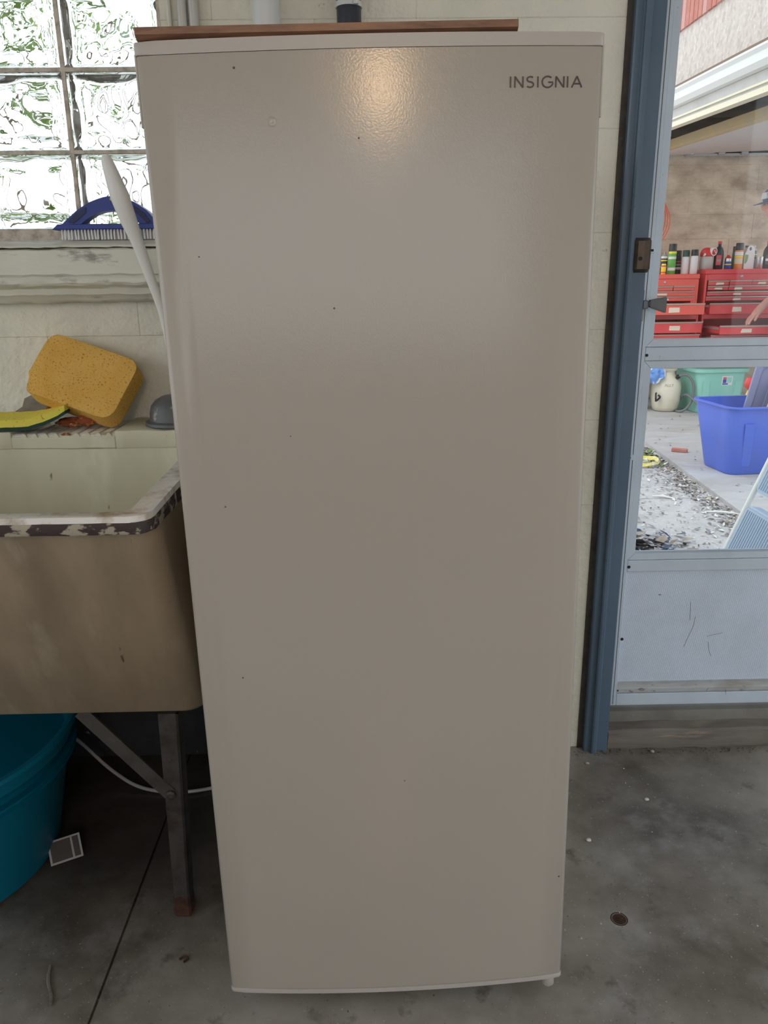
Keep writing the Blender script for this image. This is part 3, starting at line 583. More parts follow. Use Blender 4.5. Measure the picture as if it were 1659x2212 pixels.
PG = empty('plunger', (-.41, 1.622, .872), 'plunger with bent white handle and grey rubber cup on the ledge by the freezer', 'plunger')
bm = nb(); lathe(bm, [(.0645, 0), (.067, .002), (.066, .0075), (.058, .0105), (.0565, .014), (.056, .026), (.052, .040), (.042, .052), (.028, .059), (.018, .061), (0, .063)], (-.410, 1.622, .8735), 36); obj('rubber_cup', bm, 'cup', PG, smooth=True, sharp=45)
bm = nb(); tube(bm, [(-.408, 1.622, .931), (-.409, 1.615, 1.01), (-.417, 1.605, 1.10), (-.433, 1.588, 1.177), (-.446, 1.576, 1.236), (-.457, 1.570, 1.275), (-.467, 1.565, 1.315), (-.476, 1.562, 1.350), (-.483, 1.560, 1.378), (-.485, 1.559, 1.386)], [.0085, .0085, .0088, .010, .0125, .0165, .0185, .0145, .0105, .006], 14, .72, k=6)
obj('handle', bm, 'white_plastic', PG, smooth=True, sharp=60)

# pipes on the wall behind the freezer
bm = nb(); tube(bm, [(-.3535, 1.705, .885), (-.3535, 1.705, 2.448)], .0098, 16); obj('conduit', bm, 'conduit', smooth=True, label='left of two slim grey conduits beside the glass block window', cat='conduit', group='slim conduits by the window')
bm = nb(); tube(bm, [(-.331, 1.705, .885), (-.331, 1.705, 2.448)], .0098, 16); obj('conduit', bm, 'conduit', smooth=True, label='right of two slim grey conduits, nearer the fat white pipe', cat='conduit', group='slim conduits by the window')
bm = nb(); tube(bm, [(-.381, 1.716, 1.26), (-.381, 1.716, 2.448)], .005, 8); struct('trim_3', bm, 'sill')
bm = nb(); tube(bm, [(-.1885, 1.678, 0), (-.1885, 1.678, 2.448)], .0262, 24); obj('drain_pipe', bm, 'pvc', smooth=True, label='fat white drain pipe standing against the wall behind the wooden board', cat='pipe')
BP = empty('vent_pipe', (-.031, 1.69, 0), 'black coupled pipe with a pale strap right of the fat white pipe', 'pipe')
bm = nb(); tube(bm, [(-.031, 1.69, 0), (-.031, 1.69, 2.448)], .017, 18); obj('pipe', bm, 'pvc', BP, smooth=True)
bm = nb(); lathe(bm, [(.0215, 0), (.0235, .004), (.0235, .205), (.022, .21)], (-.031, 1.69, 1.46), 24); obj('rubber_coupling', bm, 'coupling', BP, smooth=True)
bm = nb(); lathe(bm, [(.0255, 0), (.0255, .009)], (-.031, 1.69, 1.659), 24); box(bm, (-.021, 1.661, 1.6585), (-.012, 1.670, 1.6685), .001); obj('strap', bm, 'clear', BP)
bm = nb(); lathe(bm, [(.0235, 0), (.0235, .09), (.017, .095)], (-.031, 1.69, 1.669), 24); obj('upper_coupling', bm, 'coupling', BP, smooth=True)

# under the sink
BK = empty('teal_tub', (-.935, 1.37, 0), 'round teal plastic tub on the floor under the sink', 'tub')
bm = nb(); lathe(bm, [(0, 0), (.225, 0), (.243, .008), (.29, .245), (.296, .262), (.300, .264), (.303, .287), (.312, .290), (.314, .297), (.309, .302), (.297, .300), (.288, .285), (.283, .245), (.236, .016), (.22, .008), (0, .008)], (-.935, 1.37, .001), 64); obj('shell', bm, 'teal', BK, smooth=True, sharp=50)
bm = nb(); lathe(bm, [(.3025, .225), (.294, .228), (.2945, .239), (.3035, .240)], (-.935, 1.37, .001), 64); obj('rib', bm, 'teal', BK, smooth=True)
bm = nb(); tube(bm, [(-.86, 1.665, .20), (-.80, 1.655, .155), (-.72, 1.64, .095), (-.64, 1.61, .035), (-.56, 1.575, .010), (-.46, 1.56, .007), (-.36, 1.585, .007), (-.29, 1.62, .012)], .0042, 8, k=8); obj('cable', bm, 'cable', smooth=True, label='thin pale grey cable sagging across the floor behind the sink leg', cat='cable')
CD = empty('printed_card', (-.655, 1.345, 0), 'bent dark card with white edges beside the teal tub', 'card')
Tm = Matrix.Translation((-.652, 1.345, .002)) @ Matrix.Rotation(rad(28), 4, 'Z') @ Matrix.Rotation(rad(38), 4, 'X')
bm = nb(); box(bm, (-.032, 0, 0), (.032, .050, .0012), 0, T=Tm); obj('sheet', bm, 'cable', CD)
bm = nb(); box(bm, (-.028, .004, .0013), (.012, .046, .0018), 0, T=Tm); box(bm, (.016, .004, .0013), (.028, .046, .0018), 0, T=Tm); obj('print', bm, 'card', CD)
bm = nb(); tube(bm, [(-.585, 1.085, .003), (-.577, 1.055, .003), (-.560, 1.025, .003), (-.553, 1.005, .003)], [.002, .003, .003, .0015], 6, k=4); obj('twig', bm, 'old_wood', label='thin grey twig on the floor left of the floor joint', cat='twig')
bm = nb(); tube(bm, [(-.359, 1.092, .0025), (-.352, 1.098, .0025), (-.344, 1.093, .0025), (-.350, 1.086, .0025)], .002, 6, k=4); obj('dried_worm', bm, 'rust', label='small curled brown squiggle on the floor below the sink leg', cat='debris')
for k, (x, y, r, lab) in enumerate(((.451, 1.373, .006, 'white chip on the floor right of the freezer'), (.621, 1.503, .0055, 'white chip on the floor below the door sill'), (.522, 1.646, .005, 'pale pebble on the floor at the foot of the blue jamb'), (.70, 1.69, .006, 'small pebble against the weathered sill board'))):
    bm = nb(); bmesh.ops.create_icosphere(bm, subdivisions=2, radius=1)
    for v in bm.verts: n = 1+.3*mnoise.noise(v.co*1.6+Vector((k, 0, 0))); v.co = Vector((x+v.co.x*r*n, y+v.co.y*r*.8*n, max(0.0003, r*.35+v.co.z*r*.5*n)))
    obj('pebble', bm, 'paper' if k < 2 else 'chips', smooth=True, label=lab, cat='pebble', group='chips on the floor')
def scatter(name, mats, n, f, size, label, cat, z=0.0):
    bm = nb()
    for i in range(n):
        x, y = f(); s = R.uniform(*size); a = R.random()*2*PI; q = R.uniform(.25, .8); t = R.uniform(-.6, .6); e = s*math.sin(t)*.5
        c, sn = math.cos(a)*s/2, math.sin(a)*s/2; z0 = z+.0012+abs(e)
        vs = [bm.verts.new((x+c, y+sn, z0+e)), bm.verts.new((x-sn*q, y+c*q, z0+s*.12)), bm.verts.new((x-c, y-sn, z0-e)), bm.verts.new((x+sn*q, y-c*q, z0+s*.05))]
        fc = bm.faces.new(vs); fc.material_index = R.randrange(len(mats))
    return obj(name, bm, mats, label=label, cat=cat, kind='stuff')
scatter('floor_grit', ['paper', 'speck', 'old_wood', 'chips'], 260, lambda: (R.uniform(.32, 1.05), R.uniform(.75, 1.69)), (.0015, .005), 'fine grit and specks scattered on the concrete by the door', 'grit')
scatter('sill_dirt', ['rust', 'speck', 'old_wood'], 260, lambda: (R.uniform(.49, 1.0), 1.70-abs(R.gauss(0, .012))), (.0015, .007), 'brown dirt along the foot of the sill board and jamb', 'dirt')

# ---------------------------------------------------------------- door frame and storm door
JM = empty('trim_4', (.556, 1.70, 0), kind='structure')
bm = nb(); prism(bm, [(.527, 1.735), (.527, 1.703), (.530, 1.700), (.541, 1.700), (.543, 1.697), (.5435, 1.690), (.547, 1.6875), (.553, 1.6875), (.5565, 1.690), (.557, 1.697), (.560, 1.700), (.585, 1.700), (.5875, 1.703), (.5875, 1.93), (.527, 1.93)], 'z', 0, 2.12, 0); obj('jamb', bm, 'jamb', JM, smooth=True, sharp=25)
bm = nb(); box(bm, (1.43, 1.70, 0), (1.48, 1.93, 2.12), .003); obj('jamb', bm, 'jamb', JM)
bm = nb(); box(bm, (.527, 1.70, 2.07), (1.48, 1.93, 2.125), .003); obj('head', bm, 'jamb', JM)
bm = nb(); box(bm, (.515, 1.716, 0), (.5275, 1.75, 2.12)); obj('gap_shade_strip', bm, 'rust_steel', JM, label='dark strip for the shaded gap between wall and jamb')  # dark strip stands in for the shadow in the gap
SB = empty('strike_box', (.571, 1.69, 1.17), 'brown metal lock box with a round hole on the blue jamb', 'lock')
bm = nb(); prism(bm, [(.554, 1.70), (.554, 1.692), (.561, 1.682), (.573, 1.679), (.584, 1.679), (.5885, 1.684), (.5895, 1.70)], 'z', 1.168, 1.238, 0)
for v in bm.verts:
    if v.co.y < 1.693: v.co.z = 1.203+(v.co.z-1.203)*(.80 if v.co.y < 1.69 else .9)
obj('case', bm, 'brass', SB)
bm = nb(); lathe(bm, [(.0042, 0), (.0042, .0012), (0, .0012)], T=Matrix.Translation((.5665, 1.6805, 1.196)) @ Matrix.Rotation(PI/2, 4, 'X') , seg=12); obj('keyhole', bm, 'dark', SB)

SDR = empty('door_1', (1.0, 1.75, .1), kind='structure')
X0, X1 = .597, 1.42; Y0, Y1 = 1.741, 1.772
def alu(name, lo, hi, bev=.0015, ma='alu'): return obj(name, bx(lo, hi, bev), ma, SDR)
alu('stile', (X0, Y0, .105), (.6145, Y1, 2.05)); alu('stile', (1.40, Y0, .105), (X1, Y1, 2.05))
bm = nb(); box(bm, (.6055, Y0-.0006, .11), (.6068, Y0+.002, 2.04)); obj('groove', bm, 'alu_groove', SDR)
alu('rail', (.6145, Y0, .9785), (1.40, Y1, 1.0085)); alu('rail', (.6145, Y0, .472), (1.40, Y1, .501)); alu('rail', (.6145, Y0, .105), (1.40, Y1, .138)); alu('rail', (.6145, Y0, 2.0), (1.40, Y1, 2.05))
def insert(z0, z1, w=.0165):
    xa, xb = .6152, 1.3993; F = empty('insert_frame', (0, 0, 0)); 
    COL.objects.unlink(F); bpy.data.objects.remove(F)
    y0, y1 = Y0+.003, Y1-.004
    for q in ([(xa, z0), (xb, z0), (xb-w, z0+w), (xa+w, z0+w)], [(xa, z1), (xb, z1), (xb-w, z1-w), (xa+w, z1-w)], [(xa, z0+.0006), (xa+w, z0+w+.0006), (xa+w, z1-w-.0006), (xa, z1-.0006)], [(xb, z0+.0006), (xb-w, z0+w+.0006), (xb-w, z1-w-.0006), (xb, z1-.0006)]):
        b = nb(); prism(b, q, 'y', y0, y1, 0.0006); obj('insert_frame', b, 'alu', SDR)
    b = bx((xa+w-.003, 1.757, z0+w-.003), (xb-w+.003, 1.760, z1-w+.003)); obj('pane', b, 'pane', SDR)
insert(1.0092, 2.0); insert(.5018, .9778)
bm = bx((.6145, 1.752, .160), (1.40, 1.760, .473)); obj('kick_panel', bm, 'kick', SDR, label='dimpled dented lower panel')
bm = nb(); prism(bm, [(1.745, .138), (1.7415, .142), (1.7415, .152), (1.744, .155), (1.745, .166), (1.752, .168), (1.765, .168), (1.765, .138)], 'x', .6145, 1.40); obj('panel_bead', bm, 'alu_dirty', SDR)
bm = nb()
for pts in ([(.80, .345), (.797, .318), (.786, .285), (.779, .262)], [(.784, .385), (.786, .362), (.787, .336)], [(.835, .29), (.846, .294), (.858, .296), (.874, .300)], [(.840, .275), (.845, .250), (.852, .236)], [(.850, .150), (.845, .143)], [(.895, .145), (.897, .13)]):
    tube(bm, [(p[0], 1.7518 if p[1] > .17 else 1.7412, p[1]) for p in smooth_path([(q[0], q[1], 0) for q in pts], 4)], .00045, 5)
obj('scratch', bm, 'alu_groove', SDR, kind='stuff', label='dark scratches on the lower panel')
for x, z, r in ((.6185, .991, .0035), (.6185, .485, .004), (.6165, .2925, .004), (.617, .148, .002)):
    bm = nb(); lathe(bm, [(r, -.0005), (r, .0006), (0, .0006)], T=Matrix.Translation((x, Y0-.0002 if z > .3 or z < .15 else 1.7515 - .0105, z)) @ Matrix.Rotation(PI/2, 4, 'X'), seg=10); obj('screw_hole', bm, 'dark', SDR)
for x, z in ((.6075, 1.214), (.6015, .757)):
    bm = bx((x-.0085, Y0-.002, z-.0065), (x+.0085, Y0+.001, z+.0065), .001); P = obj('keeper_plate', bm, 'alu', SDR)
    bm = nb(); lathe(bm, [(.0034, 0), (.0034, .0005), (0, .0005)], T=Matrix.Translation((x-.004, Y0-.0021, z)) @ Matrix.Rotation(PI/2, 4, 'X'), seg=12)
    if z > 1: box(bm, (x-.001, Y0-.0026, z-.0025), (x+.006, Y0-.0018, z+.0025), .0005)
    obj('slot', bm, 'dark', P)
# latch
LT = obj('latch_body', bx((.5925, 1.716, 1.093), (.6045, 1.742, 1.1105), .0015), 'latch', SDR)
bm = nb(); box(bm, (.594, 1.735, 1.1105), (.6005, 1.742, 1.133), .002); box(bm, (.592, 1.733, 1.066), (.601, 1.742, 1.093), .0015); obj('latch_plate', bm, 'steel', LT)
bm = nb(); hexa(bm, [(.6055, 1.712, 1.0965), (.6055, 1.727, 1.0965), (.6055, 1.727, 1.1105), (.6055, 1.712, 1.1105), (.6385, 1.700, 1.0835), (.6385, 1.716, 1.0835), (.6385, 1.716, 1.1185), (.6385, 1.700, 1.1185)])
bmesh.ops.bevel(bm, geom=bm.edges[:], offset=.002, segments=2, affect='EDGES')
box(bm, (.603, 1.717, 1.099), (.608, 1.728, 1.107)); obj('latch_handle', bm, 'latch', LT, label='ribbed dark grey push handle')
# threshold
TH = empty('trim_5', (1.0, 1.72, 0), kind='structure')
bm = nb(); prism(bm, [(1.706, 0), (1.703, .008), (1.703, .048), (1.708, .056), (1.735, .062), (1.735, 0)], 'x', .5885, 1.43); bmesh.ops.subdivide_edges(bm, edges=[e for e in bm.edges if e.calc_length() > .3], cuts=40); jig(bm, .0035, 18, (0, 1, 1)); obj('sill_board', bm, 'old_wood', TH, smooth=True, sharp=35, label='weathered grey wooden board')
bm = nb(); prism(bm, [(1.736, -.05), (1.736, .072), (1.742, .088), (1.80, .094), (1.98, .085), (1.98, -.05)], 'x', .5885, 1.43); obj('sill_step', bm, 'curb', TH, smooth=True, sharp=35)

# ---------------------------------------------------------------- outdoors
bm = bx((-14, 1.94, -.25), (14, 16, .03)); struct('ground', bm, 'ground'); 
bm = nb(); box(bm, (-14, -16, -.25), (14, -3.13, -.02)); box(bm, (2.18, -3.13, -.25), (14, 1.93, -.02)); box(bm, (-14, -3.13, -.25), (-2.63, 1.93, -.02)); struct('ground_front', bm, 'ground')
bm = nb(); hexa(bm, [(1.845, 1.95, -.1), (6.5, 1.95, -.1), (6.5, 7.6, -.1), (2.098, 7.6, -.1), (1.69, 1.95, .052), (6.5, 1.95, .052), (6.5, 7.6, .052), (2.098, 7.6, .052)])
struct('garage_slab', bm, 'slab')
gx = lambda y, o=0.0: 1.90+.045*(y-4.6)+o
def eave(name, o0, o1, z0, z1, ma, slope=.064, y0=3.85, y1=7.45, parent=None, ref=5.28):
    bm = nb(); hexa(bm, [(gx(y0, o0), y0, z0+slope*(y0-ref)), (gx(y0, o1), y0, z0+slope*(y0-ref)), (gx(y0, o1), y0, z1+slope*(y0-ref)), (gx(y0, o0), y0, z1+slope*(y0-ref)), (gx(y1, o0), y1, z0+slope*(y1-ref)), (gx(y1, o1), y1, z0+slope*(y1-ref)), (gx(y1, o1), y1, z1+slope*(y1-ref)), (gx(y1, o0), y1, z1+slope*(y1-ref))])
    return obj(name, bm, ma, parent, kind=None if parent else 'structure')
GR = empty('garage_eave', (1.9, 4.6, 2.0), kind='structure')
gut = nb(); y0, y1 = 3.85, 7.45
prof = [(0.02, 2.172), (-.035, 2.176), (-.055, 2.20), (-.058, 2.235), (-.072, 2.252), (-.072, 2.262), (-.05, 2.262), (-.045, 2.24), (.02, 2.24)]
A = [gut.verts.new((gx(y0, p[0]), y0, p[1]+.064*(y0-5.28))) for p in prof]; Bq = [gut.verts.new((gx(y1, p[0]), y1, p[1]+.064*(y1-5.28))) for p in prof]
gut.faces.new(A); gut.faces.new(Bq[::-1])
for i in range(len(A)): gut.faces.new((A[i], Bq[i], Bq[(i+1) % len(A)], A[(i+1) % len(A)]))
obj('gutter', gut, 'gutter', GR, smooth=True, sharp=30)
eave('fascia', .0, .03, 2.098, 2.172, 'fascia', parent=GR); eave('fascia_lip', -.012, .035, 2.110, 2.120, 'cream_lip', parent=GR); eave('drip_edge', -.004, .05, 2.070, 2.098, 'cream_lip', parent=GR)
eave('roof_edge', -.035, .10, 2.266, 2.292, 'shingle', parent=GR)
eave('roof_deck', .225, 1.9, 2.50, 2.56, 'rafter', .03, parent=GR)
eave('soffit_board', .03, .06, 2.15, 2.262, 'rafter', parent=GR)
bm = nb()
for y in (3.9, 4.3, 4.7, 5.5, 6.3, 7.1):
    b = bx((gx(y, .23), y-.025, 2.30), (gx(y, 1.85), y+.025, 2.50)); obj('rafter', b, 'rafter', GR)
bm.free()
ST = eave('wall_upper', .08, .22, 2.275, 3.2, 'stucco', 0.0, y0=3.2, y1=8.0, ref=0)
k = 0
for i in range(36):
    y = 3.22+.075*i; z0 = 2.655+.058*(y-5.28)
    for r_ in range(2):
        b = nb(); zz = z0+r_*.212
        hexa(b, [(gx(y, .066), y, zz), (gx(y, .09), y, zz), (gx(y, .09), y, zz+.20), (gx(y, .066), y, zz+.20), (gx(y+.064, .066), y+.064, zz+.0037), (gx(y+.064, .09), y+.064, zz+.0037), (gx(y+.064, .09), y+.064, zz+.2037), (gx(y+.064, .066), y+.064, zz+.2037)])
        obj('brick', b, 'brick_b' if (i*7+r_*3) % 5 in (0,) else 'brick_a', ST)
b = nb(); hexa(b, [(gx(3.21, .072), 3.21, 2.533), (gx(3.21, .085), 3.21, 2.533), (gx(3.21, .085), 3.21, 2.955), (gx(3.21, .072), 3.21, 2.955), (gx(5.9, .072), 5.9, 2.692), (gx(5.9, .085), 5.9, 2.692), (gx(5.9, .085), 5.9, 3.11), (gx(5.9, .072), 5.9, 3.11)]); obj('brick_bed', b, 'lime', ST)
bm = bx((1.95, 7.3, -.05), (6.5, 7.45, 2.9)); BW = struct('wall_garage', bm, 'bwall')
rows = 11
for k in range(rows):
    z0 = .06+.205*k; x = 2.05-(.2 if k % 2 else 0)
    while x < 4.6:
        a_, c_ = max(x, 1.96), min(x+.3998, 4.6); b = nb(); box(b, (a_, 7.2945+R.uniform(-.0015, .0015), z0), (c_, 7.302, z0+.2048), .0018); obj('block', b, 'bwall', BW); x += .40
# raised overhead door
OD = empty('door_2', (3.2, 5.5, 2.2), kind='structure')
def ozz(y): return 2.126+.058*(y-6.53)
def slabq(name, o0, o1, dz0, dz1, ma, y0=4.2, y1=7.2, h0=None):
    bm = nb(); hexa(bm, [(gx(y0, o0), y0, ozz(y0)+dz0), (gx(y0, o1), y0, ozz(y0)+dz1), (gx(y0, o1), y0, ozz(y0)+dz1+.05), (gx(y0, o0), y0, ozz(y0)+dz0+.05), (gx(y1, o0), y1, ozz(y1)+dz0), (gx(y1, o1), y1, ozz(y1)+dz1), (gx(y1, o1), y1, ozz(y1)+dz1+.05), (gx(y1, o0), y1, ozz(y1)+dz0+.05)])
    return obj(name, bm, ma, OD)
slabq('bottom_edge', .38, .405, .018, .019, 'tan'); slabq('weather_strip', .385, .42, 0.0, .001, 'tan')
for i in range(3): slabq('panel', .407+.56*i, .407+.56*i+.555, .006+.04*i*.5, .022+.04*i*.5, 'gdoor')
bm = nb(); box(bm, (2.74, 7.18, 2.185), (4.6, 7.24, 2.205)); box(bm, (2.74, 7.18, 2.165), (4.6, 7.185, 2.205)); obj('track', bm, 'galv', OD)
bm = nb()
for x in (2.78, 3.05, 3.25): box(bm, (x-.03, 7.16, 2.17), (x+.03, 7.25, 2.225), .004)
obj('track_bracket', bm, 'galv', OD)
bm = nb(); lathe(bm, [(.016, 0), (.016, .02)], T=Matrix.Translation((2.785, 7.16, 2.19)) @ Matrix.Rotation(PI/2, 4, 'X'), seg=12); obj('roller', bm, 'can_white', OD)

# workbench
WK = empty('workbench', (3.4, 6.9, .052), 'wooden workbench under the red tool chests at the garage wall', 'workbench')
obj('bench_top', bx((2.2, 6.58, .585), (4.6, 7.27, .627), .003), 'bench', WK)
for x in (2.24, 4.52):
    for y in (6.63, 7.2): obj('leg', bx((x, y, .052), (x+.07, y+.06, .585), .003), 'bench', WK)

# tool chests
def drawer(root, x0, x1, z0, z1, out_, ma, sticker=None, yf=6.7, stw=.09):
    y = yf-out_; b = nb(); box(b, (x0, y, z0), (x1, y+.012, z1-.009), .002)
    D = obj('drawer', b, ma, root)
    if out_ > .03:
        b = nb(); box(b, (x0+.012, y+.012, z0+.004), (x0+.017, yf+.12, z1-.012)); box(b, (x1-.017, y+.012, z0+.004), (x1-.012, yf+.12, z1-.012)); box(b, (x0+.012, y+.012, z0+.002), (x1-.012, yf+.12, z0+.007)); obj('tray', b, ma, D)
        b = nb(); box(b, (x0+.002, y+.03, z1-.035), (x0+.011, yf+.1, z1-.018)); obj('slide', b, 'galv', D)
    b = nb(); prism(b, [(y+.012, z1-.012), (y-.006, z1-.012), (y-.009, z1-.006), (y-.006, z1-.001), (y+.012, z1)], 'x', x0, x1); obj('pull_strip', b, 'trimstrip', D)
    if sticker is not None:
        h_ = (z1-z0)*.42; xc = sticker; zc = (z0+z1-.012)/2; b = nb(); dz = R.uniform(-.004, .004)
        prism(b, [(xc-stw/2, zc-h_/2+dz), (xc+stw/2, zc-h_/2), (xc+stw/2+R.uniform(-.006, .006), zc+h_/2), (xc-stw/2+R.uniform(0, .012), zc+h_/2)], 'y', y-.0015, y+.001); obj('sticker', b, 'sticker', D)
    return D
def chest_body(root, x0, x1, z0, z1, ma, lid=None):
    b = nb(); t = .018; y0_, y1_ = 6.70, 7.18
    box(b, (x0, y0_, z0), (x0+t, y1_, z1), .003); box(b, (x1-t, y0_, z0), (x1, y1_, z1), .003); box(b, (x0+t, y1_-.01, z0), (x1-t, y1_, z1)); box(b, (x0+t, y0_+.002, z0), (x1-t, y1_-.01, z0+.02)); box(b, (x0+t, y0_+.001, z1-.02), (x1-t, y1_-.01, z1))
    obj('body', b, ma, root)
    if lid:
        b = nb(); box(b, (x0-.003, 6.694, z1+.001), (x1+.003, 7.19, lid), .006, 2); obj('lid', b, ma, root)
# left pair
LC = empty('tool_chest', (2.5, 6.94, .858), 'orange-red top tool chest left of the bigger one, half hidden by the door stile', 'tool chest', 'red tool chests')
LB = empty('tool_cabinet', (2.5, 6.94, .627), 'lower red tool cabinet with open drawers under the left tool chest', 'tool cabinet', 'red tool cabinets')
lx0, lx1 = 2.20, 2.770
chest_body(LC, lx0, lx1, .858, 1.150, 'red2', 1.191); b = bx((lx0+.01, 6.703, 1.096), (lx1-.012, 6.712, 1.149)); obj('front_panel', b, 'red2', LC)
b = nb(); box(b, (lx1-.055, 6.7025, .866), (lx1-.017, 6.712, 1.097)); obj('corner_post', b, 'red2', LC)
b = nb(); lathe(b, [(.010, 0), (.010, .005), (.006, .007), (0, .007)], T=Matrix.Translation((2.481, 6.703, 1.127)) @ Matrix.Rotation(PI/2, 4, 'X'), seg=14); obj('lock', b, 'galv', LC)
for x0, x1, z0, z1, o_, s_ in ((2.22, 2.553, 1.057, 1.094, .004, None), (2.559, 2.735, 1.057, 1.096, .006, None), (2.22, 2.735, 1.014, 1.054, .006, 2.46), (2.22, 2.735, .973, 1.012, .008, 2.48), (2.22, 2.757, .868, .959, .2, 2.505)):
    drawer(LC, x0, x1, z0, z1, o_, 'red2', s_)
lx1 = 2.795
chest_body(LB, lx0, lx1, .628, .857, 'red'); b = bx((lx0+.018, 6.703, .822), (lx1-.018, 6.712, .838)); obj('front_panel', b, 'red', LB)
for z0, z1, o_, s_ in ((.717, .809, .14, 2.545), (.636, .707, .11, None)): drawer(LB, 2.22, 2.775, z0, z1, o_, 'red', s_)
# right pair
RC = empty('tool_chest', (3.2, 6.94, .876), 'large red top tool chest with many shallow drawers beside the capped man', 'tool chest', 'red tool chests')
RB = empty('tool_cabinet', (3.2, 6.94, .627), 'lower red tool cabinet with a drawer pulled far out under the large chest', 'tool cabinet', 'red tool cabinets')
rx0, rx1 = 2.822, 3.62
chest_body(RC, rx0, rx1, .860, 1.186, 'red', 1.226); b = bx((rx0+.018, 6.703, 1.138), (rx1-.018, 6.712, 1.186)); obj('front_panel', b, 'red', RC)
b = nb(); lathe(b, [(.011, 0), (.011, .005), (.006, .007), (0, .007)], T=Matrix.Translation((3.126, 6.703, 1.168)) @ Matrix.Rotation(PI/2, 4, 'X'), seg=14); obj('lock', b, 'galv', RC)
for x0, x1, z0, z1, o_, s_ in ((2.85, 3.024, 1.098, 1.136, .006, 2.945), (3.031, 3.217, 1.098, 1.137, .008, None), (3.222, 3.40, 1.098, 1.137, .006, 3.30), (3.404, 3.60, 1.098, 1.137, .006, None), (2.85, 3.020, 1.058, 1.094, .006, 2.935), (3.026, 3.40, 1.058, 1.095, .006, 3.105), (3.404, 3.60, 1.058, 1.095, .006, 3.45), (2.846, 3.60, 1.013, 1.048, .006, 3.10), (2.842, 3.60, .972, 1.007, .008, 3.10), (2.842, 3.60, .866, .954, .10, 3.07)):
    drawer(RC, x0, x1, z0, z1, o_, 'red', s_, stw=.07 if z0 > .9 else .08)
rx0 = 2.824
chest_body(RB, rx0, rx1, .628, .859, 'red'); b = bx((rx0+.018, 6.703, .824), (rx1-.018, 6.712, .840)); obj('front_panel', b, 'red', RB)
b = nb(); lathe(b, [(.009, 0), (.007, .004), (0, .004)], T=Matrix.Translation((2.834, 6.70, .80)) @ Matrix.Rotation(PI/2, 4, 'X'), seg=10); obj('rivet', b, 'galv', RB)
drawer(RB, 2.846, 3.60, .712, .784, .33, 'red', 3.06); drawer(RB, 2.846, 3.60, .636, .700, .18, 'red', 3.12)
# a few hand tools in the open drawers
for k, (x, y, z, L, ma, nm, lab) in enumerate(((2.93, 6.55, .766, .11, 'galv', 'wrench', 'grey steel wrench lying in the far pulled drawer of the right cabinet'), (3.02, 6.50, .77, .10, 'galv', 'pliers', 'grey pliers lying in the far pulled drawer by the hand'), (2.62, 6.6, .950, .09, 'cord', 'screwdriver', 'orange handled screwdriver in the open drawer of the left chest'))):
    b = nb(); tube(b, [(x, y, z), (x+L*.55, y+.01, z+.004), (x+L, y+.015, z)], [.007, .005, .008], 8); box(b, (x+L-.012, y+.003, z-.005), (x+L+.012, y+.028, z+.006), .002)
    obj(nm, b, ma, label=lab, cat='tool')
# drawer linings so the open drawers read full
# cans and bottles
def can(name, x, z, r, h, body, cap, label, cat, caph=.22, dome=True, bands=(), nozzle=None, y=6.86, capr=None, caph_abs=None):
    rt = empty(name, (x, y, z), label, cat, 'cans and bottles on the tool chests')
    ch = caph_abs if caph_abs is not None else h*caph; bh = h-ch; b = nb(); lathe(b, [(r*.94, 0), (r, .004), (r, bh-.016), (r*.93, bh-.005), (r*.78, bh)], (x, y, z), 20); obj('can_body', b, body, rt, smooth=True)
    if cap:
        cr_ = capr or r*.93; b = nb(); lathe(b, [(cr_, bh-.003), (cr_, h-.004), (cr_*.9, h), (0, h)], (x, y, z), 20); obj('cap', b, cap, rt, smooth=True)
    if nozzle:
        b = nb(); lathe(b, [(r*.9, bh), (r*.6, bh+.012), (.008, bh+.02), (.008, h-.012), (.010, h-.01), (.010, h), (0, h)], (x, y, z), 16); obj('nozzle', b, nozzle, rt, smooth=True)
    for z0, z1, ma in bands:
        b = nb(); lathe(b, [(r*1.012, z0*h), (r*1.012, z1*h)], (x, y, z), 20); obj('label_band', b, ma, rt, smooth=True)
    return rt
ZL, ZR = 1.1915, 1.2265
can('small_can', 2.497, ZL, .020, .085, 'can_yellow', None, 'small yellow can at the left end of the left tool chest, by the door stile', 'can', caph_abs=0, bands=((.1, .25, 'label_red'), (.7, .85, 'label_red')), y=6.80)
can('spray_can', 2.523, ZL, .027, .185, 'black', None, 'black can with white shoulder and grey nozzle left of the green can', 'can', nozzle='grey_can', caph_abs=.04, bands=((.58, .63, 'can_yellow'), (.70, .79, 'can_white'), (.3, .36, 'grey_can')), y=6.87)
can('spray_can', 2.575, ZL, .0315, .245, 'can_green', 'black', 'tall green spray can with yellow band and black cap on the left chest', 'can', caph=.235, bands=((.68, .75, 'can_yellow'), (.5, .58, 'can_white'), (.12, .22, 'can_white')), y=6.83)
can('spray_can', 2.615, ZL, .032, .250, 'grey_can', 'black', 'grey spray can with black cap right behind the green can', 'can', caph=.3, y=6.95)
can('spray_can', 2.675, ZL, .028, .195, 'black', 'black', 'dark speckled can behind the white can with green cap', 'can', bands=((.2, .3, 'can_white'), (.5, .56, 'label_red'), (.36, .44, 'grey_can')), y=6.96)
can('spray_can', 2.695, ZL, .0305, .194, 'can_white', 'can_greencap', 'white spray can with dark green cap on the left chest', 'can', caph=.26, y=6.84)
can('spray_can', 2.753, ZL, .0305, .196, 'can_white', 'black', 'white spray can with black cap at the right end of the left chest', 'can', caph=.24, y=6.80)
can('spray_can', 3.055, ZR, .028, .115, 'can_blue', None, 'short blue and white can with red tip right of the black bottle', 'can', nozzle='redplast', caph_abs=.025, bands=((.55, .76, 'silver'), (.30, .38, 'can_yellow')), y=6.83)
